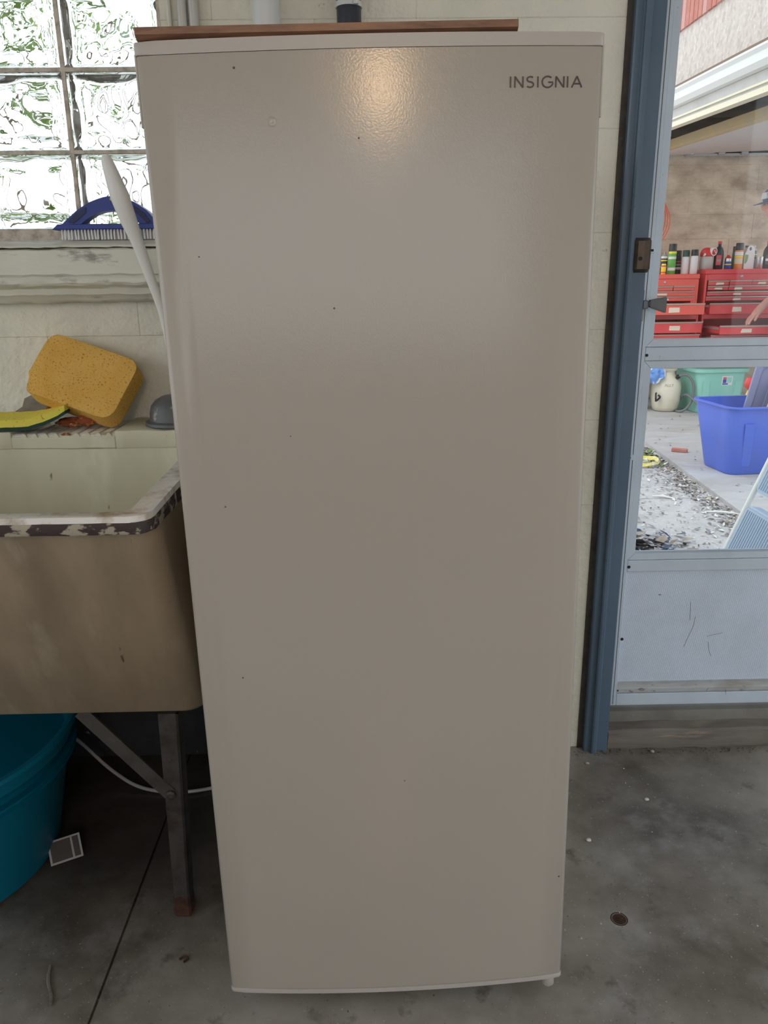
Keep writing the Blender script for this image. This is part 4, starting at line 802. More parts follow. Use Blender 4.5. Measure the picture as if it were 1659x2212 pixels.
can('spray_can', 3.138, ZR, .0335, .210, 'can_orange', 'black', 'orange spray can with black cap left of the white jug', 'can', caph=.26, bands=((.20, .42, 'can_tan'), (.52, .66, 'can_white'), (.44, .5, 'can_yellow')), y=6.82)
can('spray_can', 3.185, ZR, .030, .190, 'can_greencap', 'black', 'dark can behind the white jug', 'can', y=6.98)
can('spray_can', 3.316, ZR, .027, .192, 'grey_can', None, 'dark grey can with white nozzle behind the steel mug', 'can', nozzle='can_white', caph_abs=.04, bands=((.45, .5, 'black'), (.6, .64, 'silver')), y=6.93)
def oil(x, y, z, label, lab_ma):
    rt = empty('oil_bottle', (x, y, z), label, 'bottle', 'cans and bottles on the tool chests')
    b = nb(); lathe(b, [(.036, 0), (.040, .004), (.040, .12), (.037, .15), (.025, .175), (.0145, .185), (.014, .208)], (x, y, z), 24, 1.0, .62); obj('bottle_body', b, 'black', rt, smooth=True)
    b = nb(); lathe(b, [(.0155, .206), (.0155, .226), (0, .227)], (x, y, z), 16); obj('cap', b, 'redplast', rt, smooth=True)
    b = nb()
    hexa(b, [(x-.030, y-.0258, z+.035), (x+.012, y-.0262, z+.035), (x+.012, y-.0225, z+.035), (x-.030, y-.018, z+.035), (x-.030, y-.0258, z+.115), (x+.012, y-.0262, z+.115), (x+.012, y-.0225, z+.115), (x-.030, y-.018, z+.115)])
    obj('label', b, lab_ma, rt)
    b = nb(); box(b, (x-.028, y-.0268, z+.063), (x+.010, y-.0256, z+.083)); obj('label_stripe', b, 'grey_can' if lab_ma == 'label_red' else 'can_white', rt)
oil(2.975, 6.84, ZR, 'black oil bottle with red cap and red label between jug and blue can', 'label_red'); oil(3.395, 6.84, ZR, 'black bottle with red cap at the right edge by the man', 'black')
# red topped jug with white ringed spout
JG = empty('spray_jug', (2.868, 6.83, ZR), 'translucent grey jug with red head and white ringed spout on the big chest', 'jug', 'cans and bottles on the tool chests')
b = nb(); lathe(b, [(.048, 0), (.053, .006), (.054, .06), (.050, .10), (.048, .108)], (2.868, 6.83, ZR), 24); obj('jug_body', b, 'jug_grey', JG, smooth=True)
b = nb(); lathe(b, [(.051, .105), (.056, .112), (.054, .135), (.045, .160), (.028, .174), (0, .179)], (2.868, 6.83, ZR), 24); obj('head', b, 'redplast', JG, smooth=True)
Tn = Matrix.Translation((2.905, 6.79, ZR+.142)) @ Matrix.Rotation(rad(25), 4, 'Z') @ Matrix.Rotation(rad(97), 4, 'X')
b = nb(); lathe(b, [(.034, -.02), (.034, .010), (.029, .013), (.025, .010), (.025, .004)], T=Tn, seg=24); SP = obj('spout_ring', b, 'can_white', JG, smooth=True)
b = nb(); lathe(b, [(.0252, -.01), (.0252, .006), (.012, .014), (0, .015)], T=Tn, seg=20); obj('spout_plug', b, 'redplast', SP, smooth=True)
b = nb(); lathe(b, [(.005, .011), (.005, .017), (0, .018)], (-.006, .008, 0), T=Tn, seg=8); lathe(b, [(.006, .011), (.006, .016), (0, .017)], (.009, -.004, 0), T=Tn, seg=8); obj('spout_vent', b, 'can_white', SP)
b = nb(); lathe(b, [(.009, 0), (.009, .02), (0, .024)], T=Matrix.Translation((2.826, 6.785, ZR+.112)) @ Matrix.Rotation(rad(60), 4, 'X'), seg=10); obj('trigger', b, 'can_white', JG)
# white jug with handle
WJ = empty('white_jug', (3.222, 6.83, ZR), 'white plastic jug with grip hole and green label between orange can and steel mug', 'jug', 'cans and bottles on the tool chests')
o_ = [(3.221, ZR), (3.180, ZR), (3.180, ZR+.10), (3.184, ZR+.125), (3.194, ZR+.148), (3.199, ZR+.172), (3.211, ZR+.187), (3.232, ZR+.190), (3.249, ZR+.182), (3.259, ZR+.160), (3.263, ZR+.12), (3.263, ZR), (3.221, ZR)]
i_ = [(3.224-.0105*math.sin(2*PI*t/35), ZR+.162-.0145*math.cos(2*PI*t/35)) for t in range(36)]
b = nb(); extr(b, resample(o_, 36), i_, 6.80, 6.86); bmesh.ops.remove_doubles(b, verts=b.verts[:], dist=.0001); obj('jug_body', b, 'can_white', WJ, smooth=True, sharp=40)
b = nb(); prism(b, [(3.183, ZR+.045), (3.193, ZR+.045), (3.203, ZR+.06), (3.209, ZR+.085), (3.209, ZR+.115), (3.183, ZR+.115)], 'y', 6.7985, 6.801); obj('label', b, 'label_green', WJ)
b = nb(); lathe(b, [(.013, 0), (.013, .014), (0, .015)], (3.203, 6.83, ZR+.175), 14); obj('cap', b, 'black', WJ)
b = nb(); lathe(b, [(.0, .0), (.026, 0), (.029, .004), (.0285, .085), (.0305, .098), (.0285, .098), (.0265, .085), (.026, .008), (0, .008)], (3.309, 6.80, ZR), 22); MG = obj('steel_mug', b, 'silver', smooth=True, label='small polished steel mug right of the white jug', cat='mug', group='cans and bottles on the tool chests')

# totes
def tote(name, c, size, h, ma, label, cat, rot, taper=.07, ribs=True):
    rt = empty(name, c, label, cat, rot=(0, 0, rot)); w, d = size[0]/2, size[1]/2; wb, db = w-taper, d-taper; t = .006
    def ring(a_, b_, z, r): return rrect(-a_, a_, -b_, b_, z, r, 5)
    b = nb(); frustum_ring(b, [ring(wb-.01, db-.01, 0, .05), ring(wb, db, .012, .06), ring(w-.012, d-.012, h-.035, .07), ring(w-.012, d-.012, h-.004, .07), ring(w, d, h-.004, .075), ring(w+.006, d+.006, h-.002, .08), ring(w+.006, d+.006, h+.006, .08), ring(w-.012-t, d-.012-t, h+.006, .066), ring(w-.014-t, d-.014-t, h-.04, .065), ring(wb-t, db-t, .016, .055)], 0, True, True)
    obj('bin', b, ma, rt, smooth=True, sharp=40)
    b = nb()
    for s in (-1, 1):
        frustum_ring(b, [rrect(s*(w*.62)-.03, s*(w*.62)+.03, -d+.010, -d+.016, h-.09, .003, 2), rrect(s*(wb*.66)-.026, s*(wb*.66)+.026, -db-.006, -db+.004, .05, .003, 2)], 0, True, True)
    obj('rib', b, ma, rt)
    return rt, w, d, wb, db
BT, *_ = tote('blue_tote', (2.33, 4.50, .052), (.70, .46), .40, 'blue_tote', 'open royal blue storage tote holding lids on the garage slab', 'tote', rad(6))
MT, mw, mdp, mwb, mdb = tote('mint_tote', (2.945, 6.70, .052), (.46, .48), .36, 'mint', 'mint green lidded storage tote on the slab behind the white sprayer', 'tote', rad(5), .03)
b = nb(); frustum_ring(b, [rrect(-mw-.012, mw+.012, -mdp-.012, mdp+.012, .345, .075, 5), rrect(-mw-.014, mw+.014, -mdp-.014, mdp+.014, .372, .075, 5), rrect(-mw+.02, mw-.02, -mdp+.02, mdp-.02, .376, .06, 5), rrect(-mw+.03, mw-.03, -mdp+.03, mdp-.03, .362, .06, 5)], 0, True, True); obj('lid', b, 'mint', MT, smooth=True, sharp=40)
def onface(z, off): # front face of the mint tote, local
    return -mdb-(mdp-.012-mdb)*(z-.012)/(.325-.012)-off
b = nb(); zc0, zc1 = .235, .315
def lab(b, x0, x1, z0, z1, off):
    hexa(b, [(x0, onface(z0, off), z0), (x1, onface(z0, off), z0), (x1, onface(z0, -.002), z0), (x0, onface(z0, -.002), z0), (x0, onface(z1, off), z1), (x1, onface(z1, off), z1), (x1, onface(z1, -.002), z1), (x0, onface(z1, -.002), z1)])
lab(b, -.01, .085, .235, .312, .0015); LBL = obj('label', b, 'can_white', MT)
for x0, x1, z0, z1, ma in ((0, .03, .288, .302, 'label_red'), (0, .03, .254, .286, 'can_blue'), (.034, .076, .256, .302, 'mint'), (-.002, .048, .240, .251, 'can_blue')):
    b = nb(); lab(b, x0, x1, z0, z1, .0022); obj('label_block', b, ma, LBL)
def lidplate(name, c, w, h, rot, ma, label):
    rt = empty(name, c, label, 'lid', 'loose lids in the blue tote', rot=rot); b = nb()
    def rr2(a_, z0, z1, y, r): return [(p[0], y, p[1]) for p in [(q[0], q[1]) for q in rrect(-a_, a_, z0, z1, 0, r, 6)]]
    frustum_ring(b, [rr2(w/2, 0, h, .014, .07), rr2(w/2, 0, h, -.004, .07), rr2(w/2-.012, .012, h-.012, -.008, .065), rr2(w/2-.035, .035, h-.035, -.008, .05), rr2(w/2-.045, .045, h-.045, .002, .045)], 0, True, True); obj('rim', b, ma, rt, smooth=True, sharp=40)
    b = nb()
    for i in (-1, 0, 1): box(b, (i*w*.2-.018, -.004, .06), (i*w*.2+.018, .004, h-.06), .002)
    obj('rib', b, ma, rt)
lidplate('tote_lid', (2.335, 4.47, .085), .40, .60, (rad(-6), rad(13), rad(-4)), 'bluegrey_lid', 'slate blue tote lid standing tilted in the blue tote'); lidplate('tote_lid', (2.385, 4.36, .085), .42, .50, (rad(-4), rad(19), rad(-4)), 'tan_lid', 'tan tote lid standing in the blue tote in front of the slate lid')
YH = empty('trigger_bottle', (2.63, 5.3, .052), 'yellow bottle with a red head seen beyond the blue tote', 'bottle')
b = nb(); lathe(b, [(.05, 0), (.055, .01), (.052, .22), (.03, .33), (.02, .36)], (2.63, 5.3, .052), 20); obj('bottle_body', b, 'yellow', YH, smooth=True)
b = nb(); lathe(b, [(.022, 0), (.045, .02), (.05, .05), (.035, .085), (0, .09)], (2.63, 5.3, .41), 18); obj('head', b, 'redplast', YH, smooth=True)

# sprayer
SP_ = empty('pump_sprayer', (2.56, 6.66, .052), 'cream pump sprayer with grey hose in front of the mint tote', 'sprayer')
b = nb(); lathe(b, [(.085, 0), (.10, .006), (.112, .04), (.122, .10), (.124, .20), (.116, .245), (.095, .285), (.062, .312), (.056, .335), (.075, .352), (.078, .362), (.06, .366)], (2.56, 6.66, .053), 32); obj('tank', b, 'jug', SP_, smooth=True, sharp=50)
b = nb(); lathe(b, [(.05, .36), (.055, .37), (.055, .40), (.02, .405), (.02, .43), (0, .432)], (2.56, 6.66, .053), 20); box(b, (2.50, 6.645, .475), (2.62, 6.675, .50), .006); obj('pump_head', b, 'hose', SP_)
b = nb(); tube(b, [(2.447, 6.58, .215), (2.43, 6.54, .205), (2.43, 6.53, .17), (2.445, 6.56, .15), (2.47, 6.545, .185), (2.455, 6.555, .2)], .008, 8, k=5); obj('grip', b, 'black', SP_, smooth=True)
b = nb(); lathe(b, [(.018, 0), (.02, .02), (.012, .034), (0, .036)], T=Matrix.Translation((2.618, 6.58, .345)) @ Matrix.Rotation(rad(60), 4, 'X'), seg=12); obj('hose_nut', b, 'black', SP_)
b = nb(); tube(b, [(2.62, 6.56, .36), (2.68, 6.53, .37), (2.725, 6.50, .30), (2.725, 6.49, .17), (2.68, 6.50, .085), (2.63, 6.53, .062), (2.64, 6.62, .08), (2.67, 6.60, .17), (2.70, 6.52, .20), (2.76, 6.40, .12), (2.79, 6.33, .068)], .011, 8, k=7); obj('hose', b, 'hose', SP_, smooth=True)
b = nb(); tube(b, [(2.79, 6.33, .068), (2.85, 6.28, .066)], [.018, .016], 10); obj('valve', b, 'redplast', SP_, label='red shut-off valve')
b = nb(); tube(b, [(2.85, 6.28, .066), (2.92, 6.20, .06)], .012, 8); tube(b, [(2.92, 6.20, .06), (3.02, 6.02, .058), (3.3, 5.7, .057)], .006, 8, k=6); tube(b, [(2.95, 6.20, .058), (2.80, 6.02, .058), (2.76, 5.90, .058), (2.86, 5.78, .058), (3.1, 5.72, .058)], .006, 8, k=8); obj('wand', b, 'hose', SP_, smooth=True)
def text_mesh(s, size, ext=.0008):
    cu = bpy.data.curves.new('t', 'FONT'); cu.body = s; cu.size = size; cu.extrude = ext; cu.align_x = 'CENTER'
    o = bpy.data.objects.new('t', cu); COL.objects.link(o); dg = bpy.context.evaluated_depsgraph_get(); me = bpy.data.meshes.new_from_object(o.evaluated_get(dg)); bpy.data.objects.remove(o)
    b = nb(); b.from_mesh(me); return b
b = text_mesh('ALLY', .034)
for v in b.verts:
    x, z = v.co.x+.006, v.co.y; a = x/.121-.22; v.co = Vector((2.56+(.1215+v.co.z*.6)*math.sin(a), 6.66-(.1215+v.co.z*.6)*math.cos(a), .273+z*.95))
    dr = .1252-.1778*(v.co.z-.253); v.co.x = 2.56+(v.co.x-2.56)*dr/.1215; v.co.y = 6.66+(v.co.y-6.66)*dr/.1215
obj('handwriting', b, 'pencil', SP_, label='faint handwritten letters ALLY')
b = nb(); bmesh.ops.create_icosphere(b, subdivisions=3, radius=1)
for v in b.verts: n = 1+.5*mnoise.noise(v.co*2.2)+.2*mnoise.noise(v.co*6); v.co = Vector((2.44+v.co.x*.075*n, 6.60+v.co.y*.06*n, .375+v.co.z*.075*n))
obj('plastic_bag', b, 'bag', smooth=True, label='crumpled blue and white bag draped at the sprayer neck', cat='bag')
b = nb(); bmesh.ops.create_icosphere(b, subdivisions=3, radius=1)
for v in b.verts: n = 1+.3*mnoise.noise(v.co*2.5)+.15*mnoise.noise(v.co*7); v.co = Vector((2.33+v.co.x*.10*n, 6.78+v.co.y*.10*n, max(.054, .18+v.co.z*.15*n)))
obj('trash_bag', b, 'navy_bag', smooth=True, label='dark navy bag on the slab left of the sprayer', cat='bag')
# brick shard, rope, cord, sticks
b = bx((1.99, 4.955, .053), (2.09, 4.995, .075), .003); bmesh.ops.rotate(b, cent=(2.04, 4.975, .06), matrix=Matrix.Rotation(rad(-28), 3, 'Z'), verts=b.verts[:]); obj('brick_shard', b, 'brick_a', label='thin red-brown brick shard lying on the garage slab', cat='shard')
b = nb(); P = []
for i in range(64):
    t = i/63*2*PI*2.6; P.append((1.66+.155*math.cos(t)+.012*math.sin(3*t), 4.72+.13*math.sin(t)*(.8+.2*math.cos(t))+.03*(i/63), .040+.006*(i/63)*3+.003*math.sin(5*t)))
tube(b, P, .0075, 7); obj('rope_coil', b, 'rope_y', smooth=True, label='loose coil of yellow rope on the yard concrete at the slab edge', cat='rope')
b = nb()
tube(b, [(2.60, 7.26, 2.0), (2.602, 7.25, 1.90), (2.61, 7.24, 1.80)], .006, 8, k=3)
for q in range(3):
    P_ = smooth_path([(2.605, 7.24-.014*q, 1.80), (2.632+.014*q, 7.235-.014*q, 1.68), (2.622+.016*q, 7.24-.014*q, 1.56), (2.565, 7.24-.014*q, 1.48-.02*q), (2.51, 7.24-.014*q, 1.56), (2.54, 7.235-.014*q, 1.70), (2.605, 7.24-.014*q, 1.80)], 5)[:-1]
    tube(b, P_, .0045, 7, closed=True)
obj('extension_cord', b, 'cord', smooth=True, label='orange extension cord looped on the brown garage wall by the door stile', cat='cord')
b = nb(); prism(b, [(2.565, 1.50), (2.60, 1.49), (2.63, 1.44), (2.62, 1.40), (2.64, 1.36), (2.60, 1.33), (2.57, 1.38)], 'y', 7.262, 7.275); obj('work_glove', b, 'tan_lid', label='pale tan rag hanging below the orange cord', cat='rag')
for k, (p, q, lab_) in enumerate((((1.66, 3.66, .036), (1.83, 3.58, .037), 'longest pale stick lying at the near end of the slab edge'), ((1.50, 3.96, .036), (1.60, 3.90, .037), 'short pale stick left of the slab edge, farther of the two on the litter'), ((1.33, 3.86, .036), (1.31, 3.93, .036), 'small pale stick by the door stile'))):
    b = nb(); tube(b, [p, ((p[0]+q[0])/2, (p[1]+q[1])/2+.008, .042), q], [.003, .007, .003], 7, .6, k=3); obj('stick', b, 'paper', label=lab_, cat='stick', group='pale sticks in the yard')
se = lambda y: 1.69+.0722*(y-1.95)
def near_edge():
    y = R.uniform(3.0, 5.3); return (se(y)-abs(R.gauss(0, .09))-.012, y)
scatter('wood_chips', ['chips', 'paper', 'chips', 'leaf_dark', 'old_wood'], 1500, near_edge, (.012, .034), 'pale chips and leaf litter along the garage slab edge', 'litter', .031)
scatter('yard_litter', ['chips', 'paper', 'leaf_dark', 'old_wood', 'chips'], 1500, lambda: (R.uniform(.9, 1.78), R.uniform(2.3, 4.9)), (.006, .026), 'fine litter scattered over the yard concrete', 'litter', .031)
scatter('slab_litter', ['chips', 'leaf_dark', 'old_wood'], 160, lambda: (R.uniform(1.95, 3.2), R.uniform(3.6, 6.4)), (.008, .03), 'bits of leaf scattered on the garage slab', 'litter', .053)
def pile():
    a, q = R.random()*2*PI, abs(R.gauss(0, .55)); return (1.17+.17*q*math.cos(a), 3.17+.25*q*math.sin(a))
scatter('leaf_pile', ['leaf_dark', 'leaf_dark', 'navy_bag', 'chips'], 420, pile, (.03, .085), 'drift of dry purple-grey leaves below the lower pane', 'leaves', .032)
scatter('weeds', ['leaf_g', 'leaf_g', 'chips'], 120, lambda: (1.78+R.gauss(0, .04), 4.95+R.gauss(0, .09)), (.02, .05), 'small tuft of green weeds at the slab edge', 'weeds', .034)
bm = bx((.2, 3.925, .0275), (1.83, 3.935, .0312)); struct('ground_joint', bm, 'leaf_dark')
for k, (x, y, ma, r, lab_) in enumerate(((1.335, 3.88, 'label_red', .03, 'small crumpled reddish wrapper on the yard by the door stile'), (2.86, 6.35, 'bark', .05, 'dry curled brown leaf against the mint tote'), (1.36, 2.80, 'can_white', .03, 'crumpled white scrap by the stool foot'))):
    b = nb(); bmesh.ops.create_icosphere(b, subdivisions=2, radius=1)
    for v in b.verts: n = 1+.5*mnoise.noise(v.co*2.4+Vector((k*4, 0, 0))); v.co = Vector((x+v.co.x*r*n, y+v.co.y*r*n*.8, max(.0315 if y < 5 else .0535, (.03 if y < 5 else .052)+r*.5+v.co.z*r*.6*n)))
    obj('litter_scrap', b, ma, label=lab_, cat='litter')

# step stool
SS = empty('step_stool', (1.6, 2.8, .03), 'white step stool with ribbed pale blue treads just outside the storm door', 'step stool')
L_ = Vector((.344, 0, .939)); base = Vector((1.45, 3.0, .032))
for y in (3.0, 2.58):
    p = Vector((1.45, y, .034)); b = nb(); tube(b, [p, p+L_*.86, p+L_*.90+Vector((.02, 0, .0)), p+L_*.9+Vector((.06, 0, -.02))], .0115, 12, k=3); obj('front_leg', b, 'step_white', SS, smooth=True)
    q = Vector((1.98, y+(-.012 if y > 2.8 else .012), .034)); b = nb(); tube(b, [q, Vector((1.765, q.y, .80))], .0105, 10); obj('rear_leg', b, 'step_white', SS, smooth=True)
b = nb(); tube(b, [base+L_*.88, base+L_*.88+Vector((0, -.42, 0))], .0115, 10); obj('top_bar', b, 'step_white', SS)
b = nb(); tube(b, [(1.93, 2.99, .2), (1.93, 2.59, .2)], .008, 8); obj('rear_bar', b, 'step_white', SS)
Nn = Vector((-L_.z, 0, L_.x))
def tread(s0, s1, tilt):
    D = (Matrix.Rotation(tilt, 3, 'Y') @ L_); o0 = base+L_*s0+Nn*.004; N2 = Vector((-D.z, 0, D.x)); W_ = Vector((0, -1, 0)); ln = s1-s0
    def pt(a_, c_, h_): return o0+D*a_+W_*c_+N2*h_
    b = nb(); outl = [(p[0], p[1]) for p in rrect(0, ln, .014, .406, 0, .03, 4)]
    A_ = [b.verts.new(pt(p[0], p[1], -.018)) for p in outl]; C_ = [b.verts.new(pt(p[0], p[1], 0.004)) for p in outl]; n = len(outl); b.faces.new(A_); b.faces.new(C_[::-1])
    for i in range(n): b.faces.new((A_[i], C_[i], C_[(i+1) % n], A_[(i+1) % n]))
    T_ = obj('tread', b, 'step_blue', SS)
    for i in range(22):
        c_ = .03+.0165*i; b = nb(); hexa(b, [pt(.014, c_, .003), pt(.014, c_+.007, .003), pt(.014, c_+.005, .0075), pt(.014, c_+.002, .0075), pt(ln-.014, c_, .003), pt(ln-.014, c_+.007, .003), pt(ln-.014, c_+.005, .0075), pt(ln-.014, c_+.002, .0075)]); obj('tread_rib', b, 'step_blue', T_)
    b = nb(); hexa(b, [pt(ln-.002, .03, -.03), pt(ln-.002, .39, -.03), pt(ln-.002, .39, .006), pt(ln-.002, .03, .006), pt(ln+.012, .04, -.034), pt(ln+.012, .38, -.034), pt(ln+.005, .38, .004), pt(ln+.005, .04, .004)]); obj('tread_lip', b, 'step_blue', T_)
tread(.03, .245, 0); tread(.31, .53, 0)

# shrub beyond the glass block window
SHR = empty('garden_shrub', (-1.0, 3.0, .03), 'leafy green shrub outdoors seen through the glass block window', 'shrub')
b = nb()
for k in range(7):
    a0 = R.uniform(-1.7, -.2); p = [(a0, 3.0+R.uniform(-.3, .3), .03)]
    for j in range(5): p.append((p[-1][0]+R.uniform(-.15, .15), p[-1][1]+R.uniform(-.1, .1), p[-1][2]+R.uniform(.3, .5)))
    tube(b, p, [.02, .018, .015, .012, .008, .004], 6, k=3)
obj('branch', b, 'bark', SHR)
b = nb()
for i in range(1700):
    x, y, z = R.uniform(-2.0, .0), 3.0+R.gauss(0, .3), R.uniform(.3, 2.6); s = R.uniform(.03, .08); d = Vector((R.gauss(0, 1), R.gauss(0, 1), R.gauss(0, .6))).normalized(); e = d.orthogonal().normalized()
    if mnoise.noise(Vector((x*2.2, 0, z*2.2))) < 0.05: continue
    c_ = Vector((x, y, z)); b.faces.new([b.verts.new(q) for q in (c_-d*s, c_+e*s*.45, c_+d*s, c_-e*s*.45)])
obj('foliage', b, 'leaf_g', SHR, kind='stuff')

# bare bulb on the ceiling
BL = empty('ceiling_bulb', (.22, -2.6, 2.45), 'bare warm bulb on the room ceiling', 'lamp')
b = nb(); lathe(b, [(.05, .08), (.05, .06), (.012, .05), (.012, -.01), (.03, -.02), (.03, -.05)], (.175, -2.6, 2.365), 20); obj('holder', b, 'white_plastic', BL, smooth=True)
M['bulb_on'] = mat('bulb_lit', (1, .8, .55), .3, emit=((1.0, .66, .38), 420.0))
b = nb(); lathe(b, [(.014, -.05), (.016, -.065), (.032, -.10), (.034, -.12), (.026, -.145), (0, -.153)], (.175, -2.6, 2.365), 20); obj('bulb', b, 'bulb_on', BL, smooth=True)

# ---------------------------------------------------------------- the man at the tool chests
PM_ = empty('person', (3.42, 6.2, .052), 'man in a slate blue cap and grey-blue shirt bent over the red drawers', 'person')
def skinned(verts, edges, root_i, sub=2):
    me = bpy.data.meshes.new('sk'); me.from_pydata([v[:3] for v in verts], edges, []); o = bpy.data.objects.new('sk', me); COL.objects.link(o)
    mo = o.modifiers.new('s', 'SKIN'); mo.use_smooth_shade = True
    for i, v in enumerate(verts):
        d = me.skin_vertices[0].data[i]; r = v[3] if isinstance(v[3], (tuple, list)) else (v[3], v[3]); d.radius = r; d.use_root = (i == root_i)
    su = o.modifiers.new('u', 'SUBSURF'); su.levels = sub; su.render_levels = sub
    dg = bpy.context.evaluated_depsgraph_get(); m2 = bpy.data.meshes.new_from_object(o.evaluated_get(dg)); bpy.data.objects.remove(o)
    b = nb(); b.from_mesh(m2); return b
V, E_ = [], []
def add(p, r, par=None):
    V.append((p[0], p[1], p[2], r)); i = len(V)-1
    if par is not None: E_.append((par, i))
    return i
pel = add((3.44, 6.2, .98), (.15, .12)); ab = add((3.42, 6.2, 1.12), (.145, .115), pel); ch = add((3.335, 6.2, 1.30), (.155, .12), ab); ut = add((3.255, 6.2, 1.435), (.13, .09), ch); nk = add((3.195, 6.2, 1.535), .055, ut); hd0 = add((3.15, 6.2, 1.615), .06, nk)
for s in (-1, 1):
    hp = add((3.44, 6.2+s*.095, .93), .095, pel); kn = add((3.40+.02*s, 6.2+s*.115, .53), .06, hp); an = add((3.47+.03*s, 6.2+s*.12, .13), .043, kn); to = add((3.32+.03*s, 6.2+s*.13, .085), .036, an)
    sh = add((3.27, 6.2+s*.185, 1.42), .062, ut)
    if s > 0: el = add((3.44, 6.45, 1.15), .044, sh); wr = add((3.215, 6.42, .955), .030, el); hd = Vector((3.135, 6.405, .875)); pdir = Vector((-.70, -.10, -.71)).normalized()
    else: el = add((3.46, 5.96, 1.16), .044, sh); wr = add((3.25, 6.02, 1.02), .030, el); hd = Vector((3.17, 6.04, .96)); pdir = Vector((-.8, .2, -.6)).normalized()
    pm = add(hd, (.040, .020), wr); side = Vector((0, 1, 0)); dn = Vector((-.1, 0, -1))
    for k in range(4):
        L = (.072, .082, .077, .060)[k]; o_ = side*(-.030+.020*k); p0 = hd+pdir*.034+o_
        f1 = add(p0, .0105, pm); f2 = add(p0+pdir*L*.55+dn*.004, .0095, f1); f3 = add(p0+pdir*L*.75+dn*L*.35, .0085, f2)
    t1 = add(hd-pdir*.01-side*.040+dn*.012, .012, pm); t2 = add(hd+pdir*.03-side*.048+dn*.038, .0105, t1)
b = skinned(V, E_, pel)
# head joined into the body mesh
hc = Vector((3.105, 6.2, 1.695)); tl = rad(-14)
h2 = nb(); bmesh.ops.create_uvsphere(h2, u_segments=28, v_segments=20, radius=1)
for v in h2.verts:
    p = v.co.copy()   # local: -x is forward
    x, y, z = p.x*.098, p.y*.076, p.z*.118
    if z < -.01 and x < .02: y *= 1-.9*min(1, (-z-.01)/.12)*.45; x -= .012*min(1, -z/.09)
    if z < -.03 and x > 0: x *= .62
    f_ = max(0, -p.x)
    w_n = math.exp(-(y/.013)**2)*f_
    zz = z
    nose = max(0, 1-abs(zz+.012)/.032) if zz < -.012 else max(0, 1-(zz+.012)/.055)
    x -= .034*w_n*nose
    x += .010*f_*math.exp(-((abs(y)-.030)/.014)**2-((zz-.018)/.013)**2)
    x -= .006*f_*math.exp(-((zz+.066)/.010)**2)*math.exp(-(y/.026)**2); x += .007*f_*math.exp(-((zz+.052)/.006)**2)*math.exp(-(y/.026)**2)
    x -= .010*f_*math.exp(-((zz+.098)/.018)**2)*math.exp(-(y/.022)**2)
    x -= .006*f_*math.exp(-((zz-.036)/.010)**2)
    q = Vector((x, y, z)); q = Matrix.Rotation(tl, 3, 'Y') @ q; v.co = hc+q
for s in (-1, 1):
    vs = bmesh.ops.create_uvsphere(h2, u_segments=12, v_segments=8, radius=1)['verts']
    for v in vs: q = Matrix.Rotation(tl, 3, 'Y') @ Vector((v.co.x*.017+.018, s*.076+v.co.y*.009, v.co.z*.032-.008)); v.co = hc+q
tmp = bpy.data.meshes.new('h'); h2.to_mesh(tmp); h2.free(); b.from_mesh(tmp)
b.faces.ensure_lookup_table()
for f in b.faces:
    c_ = f.calc_center_median(); f.material_index = 0
    arm = abs(c_.y-6.2) > .155
    if c_.z < .105 and True: f.material_index = 3
    elif c_.z < 1.0 and not (abs(c_.y-6.2) > .16 and c_.x < 3.345 and c_.z > .78): f.material_index = 2
    elif c_.z < 1.51 and not (arm and c_.z < 1.20 and not (abs(c_.y-6.2) < .19)): f.material_index = 1
    if c_.x < 3.28 and c_.z < 1.1 and c_.z > .75: f.material_index = 0
obj('body', b, ['skin', 'shirt', 'jeans', 'shoe'], PM_, smooth=True, sharp=180)
Rh = Matrix.Rotation(tl, 4, 'Y'); TH_ = Matrix.Translation(hc) @ Rh
b = nb(); lathe(b, [(.086, .030), (.0865, .045), (.080, .085), (.06, .112), (.03, .124), (0, .127)], (0, 0, 0), 28, 1.2, .97, T=TH_); CP = obj('cap', b, 'cap', PM_, smooth=True)
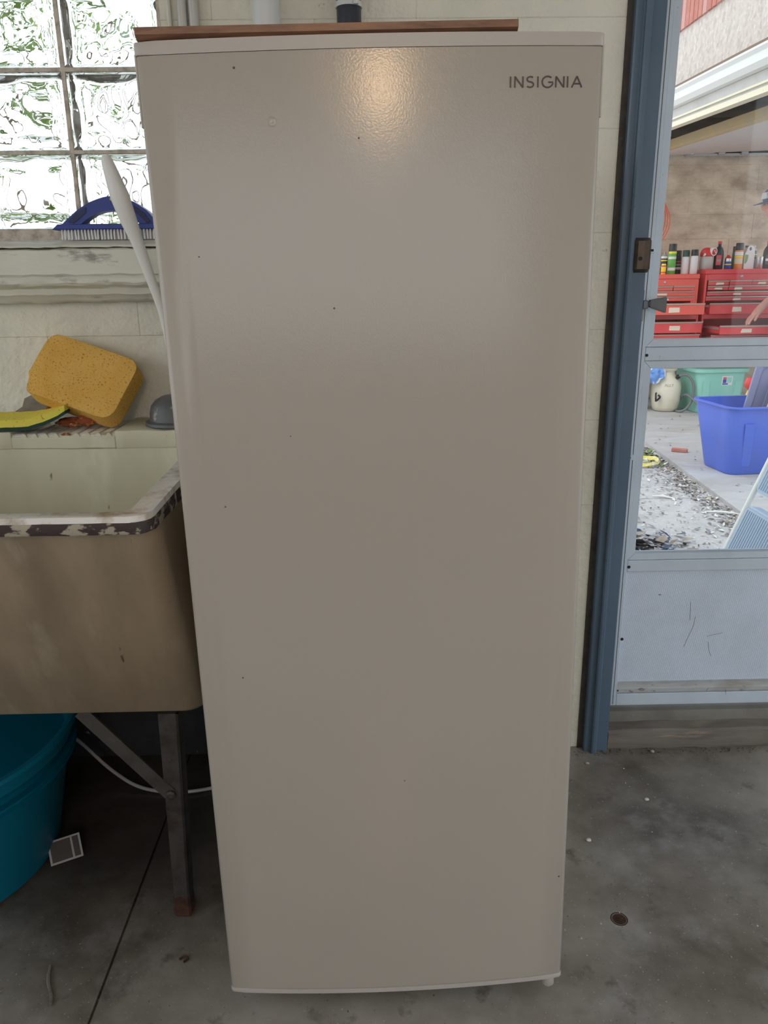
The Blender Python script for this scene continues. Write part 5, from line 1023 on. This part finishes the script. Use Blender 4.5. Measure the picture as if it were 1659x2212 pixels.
b = nb(); outl = [(-.085, -.075), (-.12, -.072), (-.155, -.055), (-.172, -.025), (-.176, 0), (-.172, .025), (-.155, .055), (-.12, .072), (-.085, .075)]
A_ = [b.verts.new(TH_ @ Vector((p[0], p[1], .036-.25*abs(p[1])**1.3-.10*max(0, -p[0]-.09)))) for p in outl]; C_ = [b.verts.new(TH_ @ Vector((p[0], p[1], .042-.25*abs(p[1])**1.3-.10*max(0, -p[0]-.09)))) for p in outl]
b.faces.new(A_); b.faces.new(C_[::-1])
for i in range(len(outl)): b.faces.new((A_[i], C_[i], C_[(i+1) % len(outl)], A_[(i+1) % len(outl)]))
obj('brim', b, 'cap', CP)
b = nb(); prism(b, [(-.042, .055), (.042, .055), (.030, .098), (-.030, .098)], 'x', -.108, -.092)
for v in b.verts: v.co.x += (v.co.z-.055)*.33+1.9*v.co.y**2; 
bmesh.ops.transform(b, matrix=TH_, verts=b.verts[:]); obj('front_patch', b, 'cap_w', CP, label='pale front panel of the cap')
b = nb(); lathe(b, [(.079, -.045), (.083, -.02), (.083, .034), (.06, .05)], (.016, 0, 0), 24, 1.05, .965, T=TH_)
for v in list(b.verts):
    l_ = TH_.inverted() @ v.co
    if l_.x < -.005: b.verts.remove(v)
obj('hair', b, 'hair', PM_, smooth=True)
b = nb()
for s in (-1, 1):
    tube(b, [TH_ @ Vector((-.105+.003*math.cos(t), s*.032+.019*math.cos(t), .006+.014*math.sin(t))) for t in [2*PI*i/14 for i in range(14)]], .0016, 5, closed=True)
    tube(b, [TH_ @ Vector((-.103, s*.052, .012)), TH_ @ Vector((-.05, s*.077, .014)), TH_ @ Vector((.02, s*.082, .008))], .0018, 5)
tube(b, [TH_ @ Vector((-.108, -.013, .010)), TH_ @ Vector((-.112, 0, .013)), TH_ @ Vector((-.108, .013, .010))], .0016, 5)
obj('glasses', b, 'wire', PM_)
b = nb()
for s in (-1, 1): lathe(b, [(0, -.006), (.006, -.004), (.0075, 0), (.006, .004), (0, .006)], (0, 0, 0), 10, T=TH_ @ Matrix.Translation((-.083, s*.030, .014)))
obj('eyes', b, 'eye', PM_)
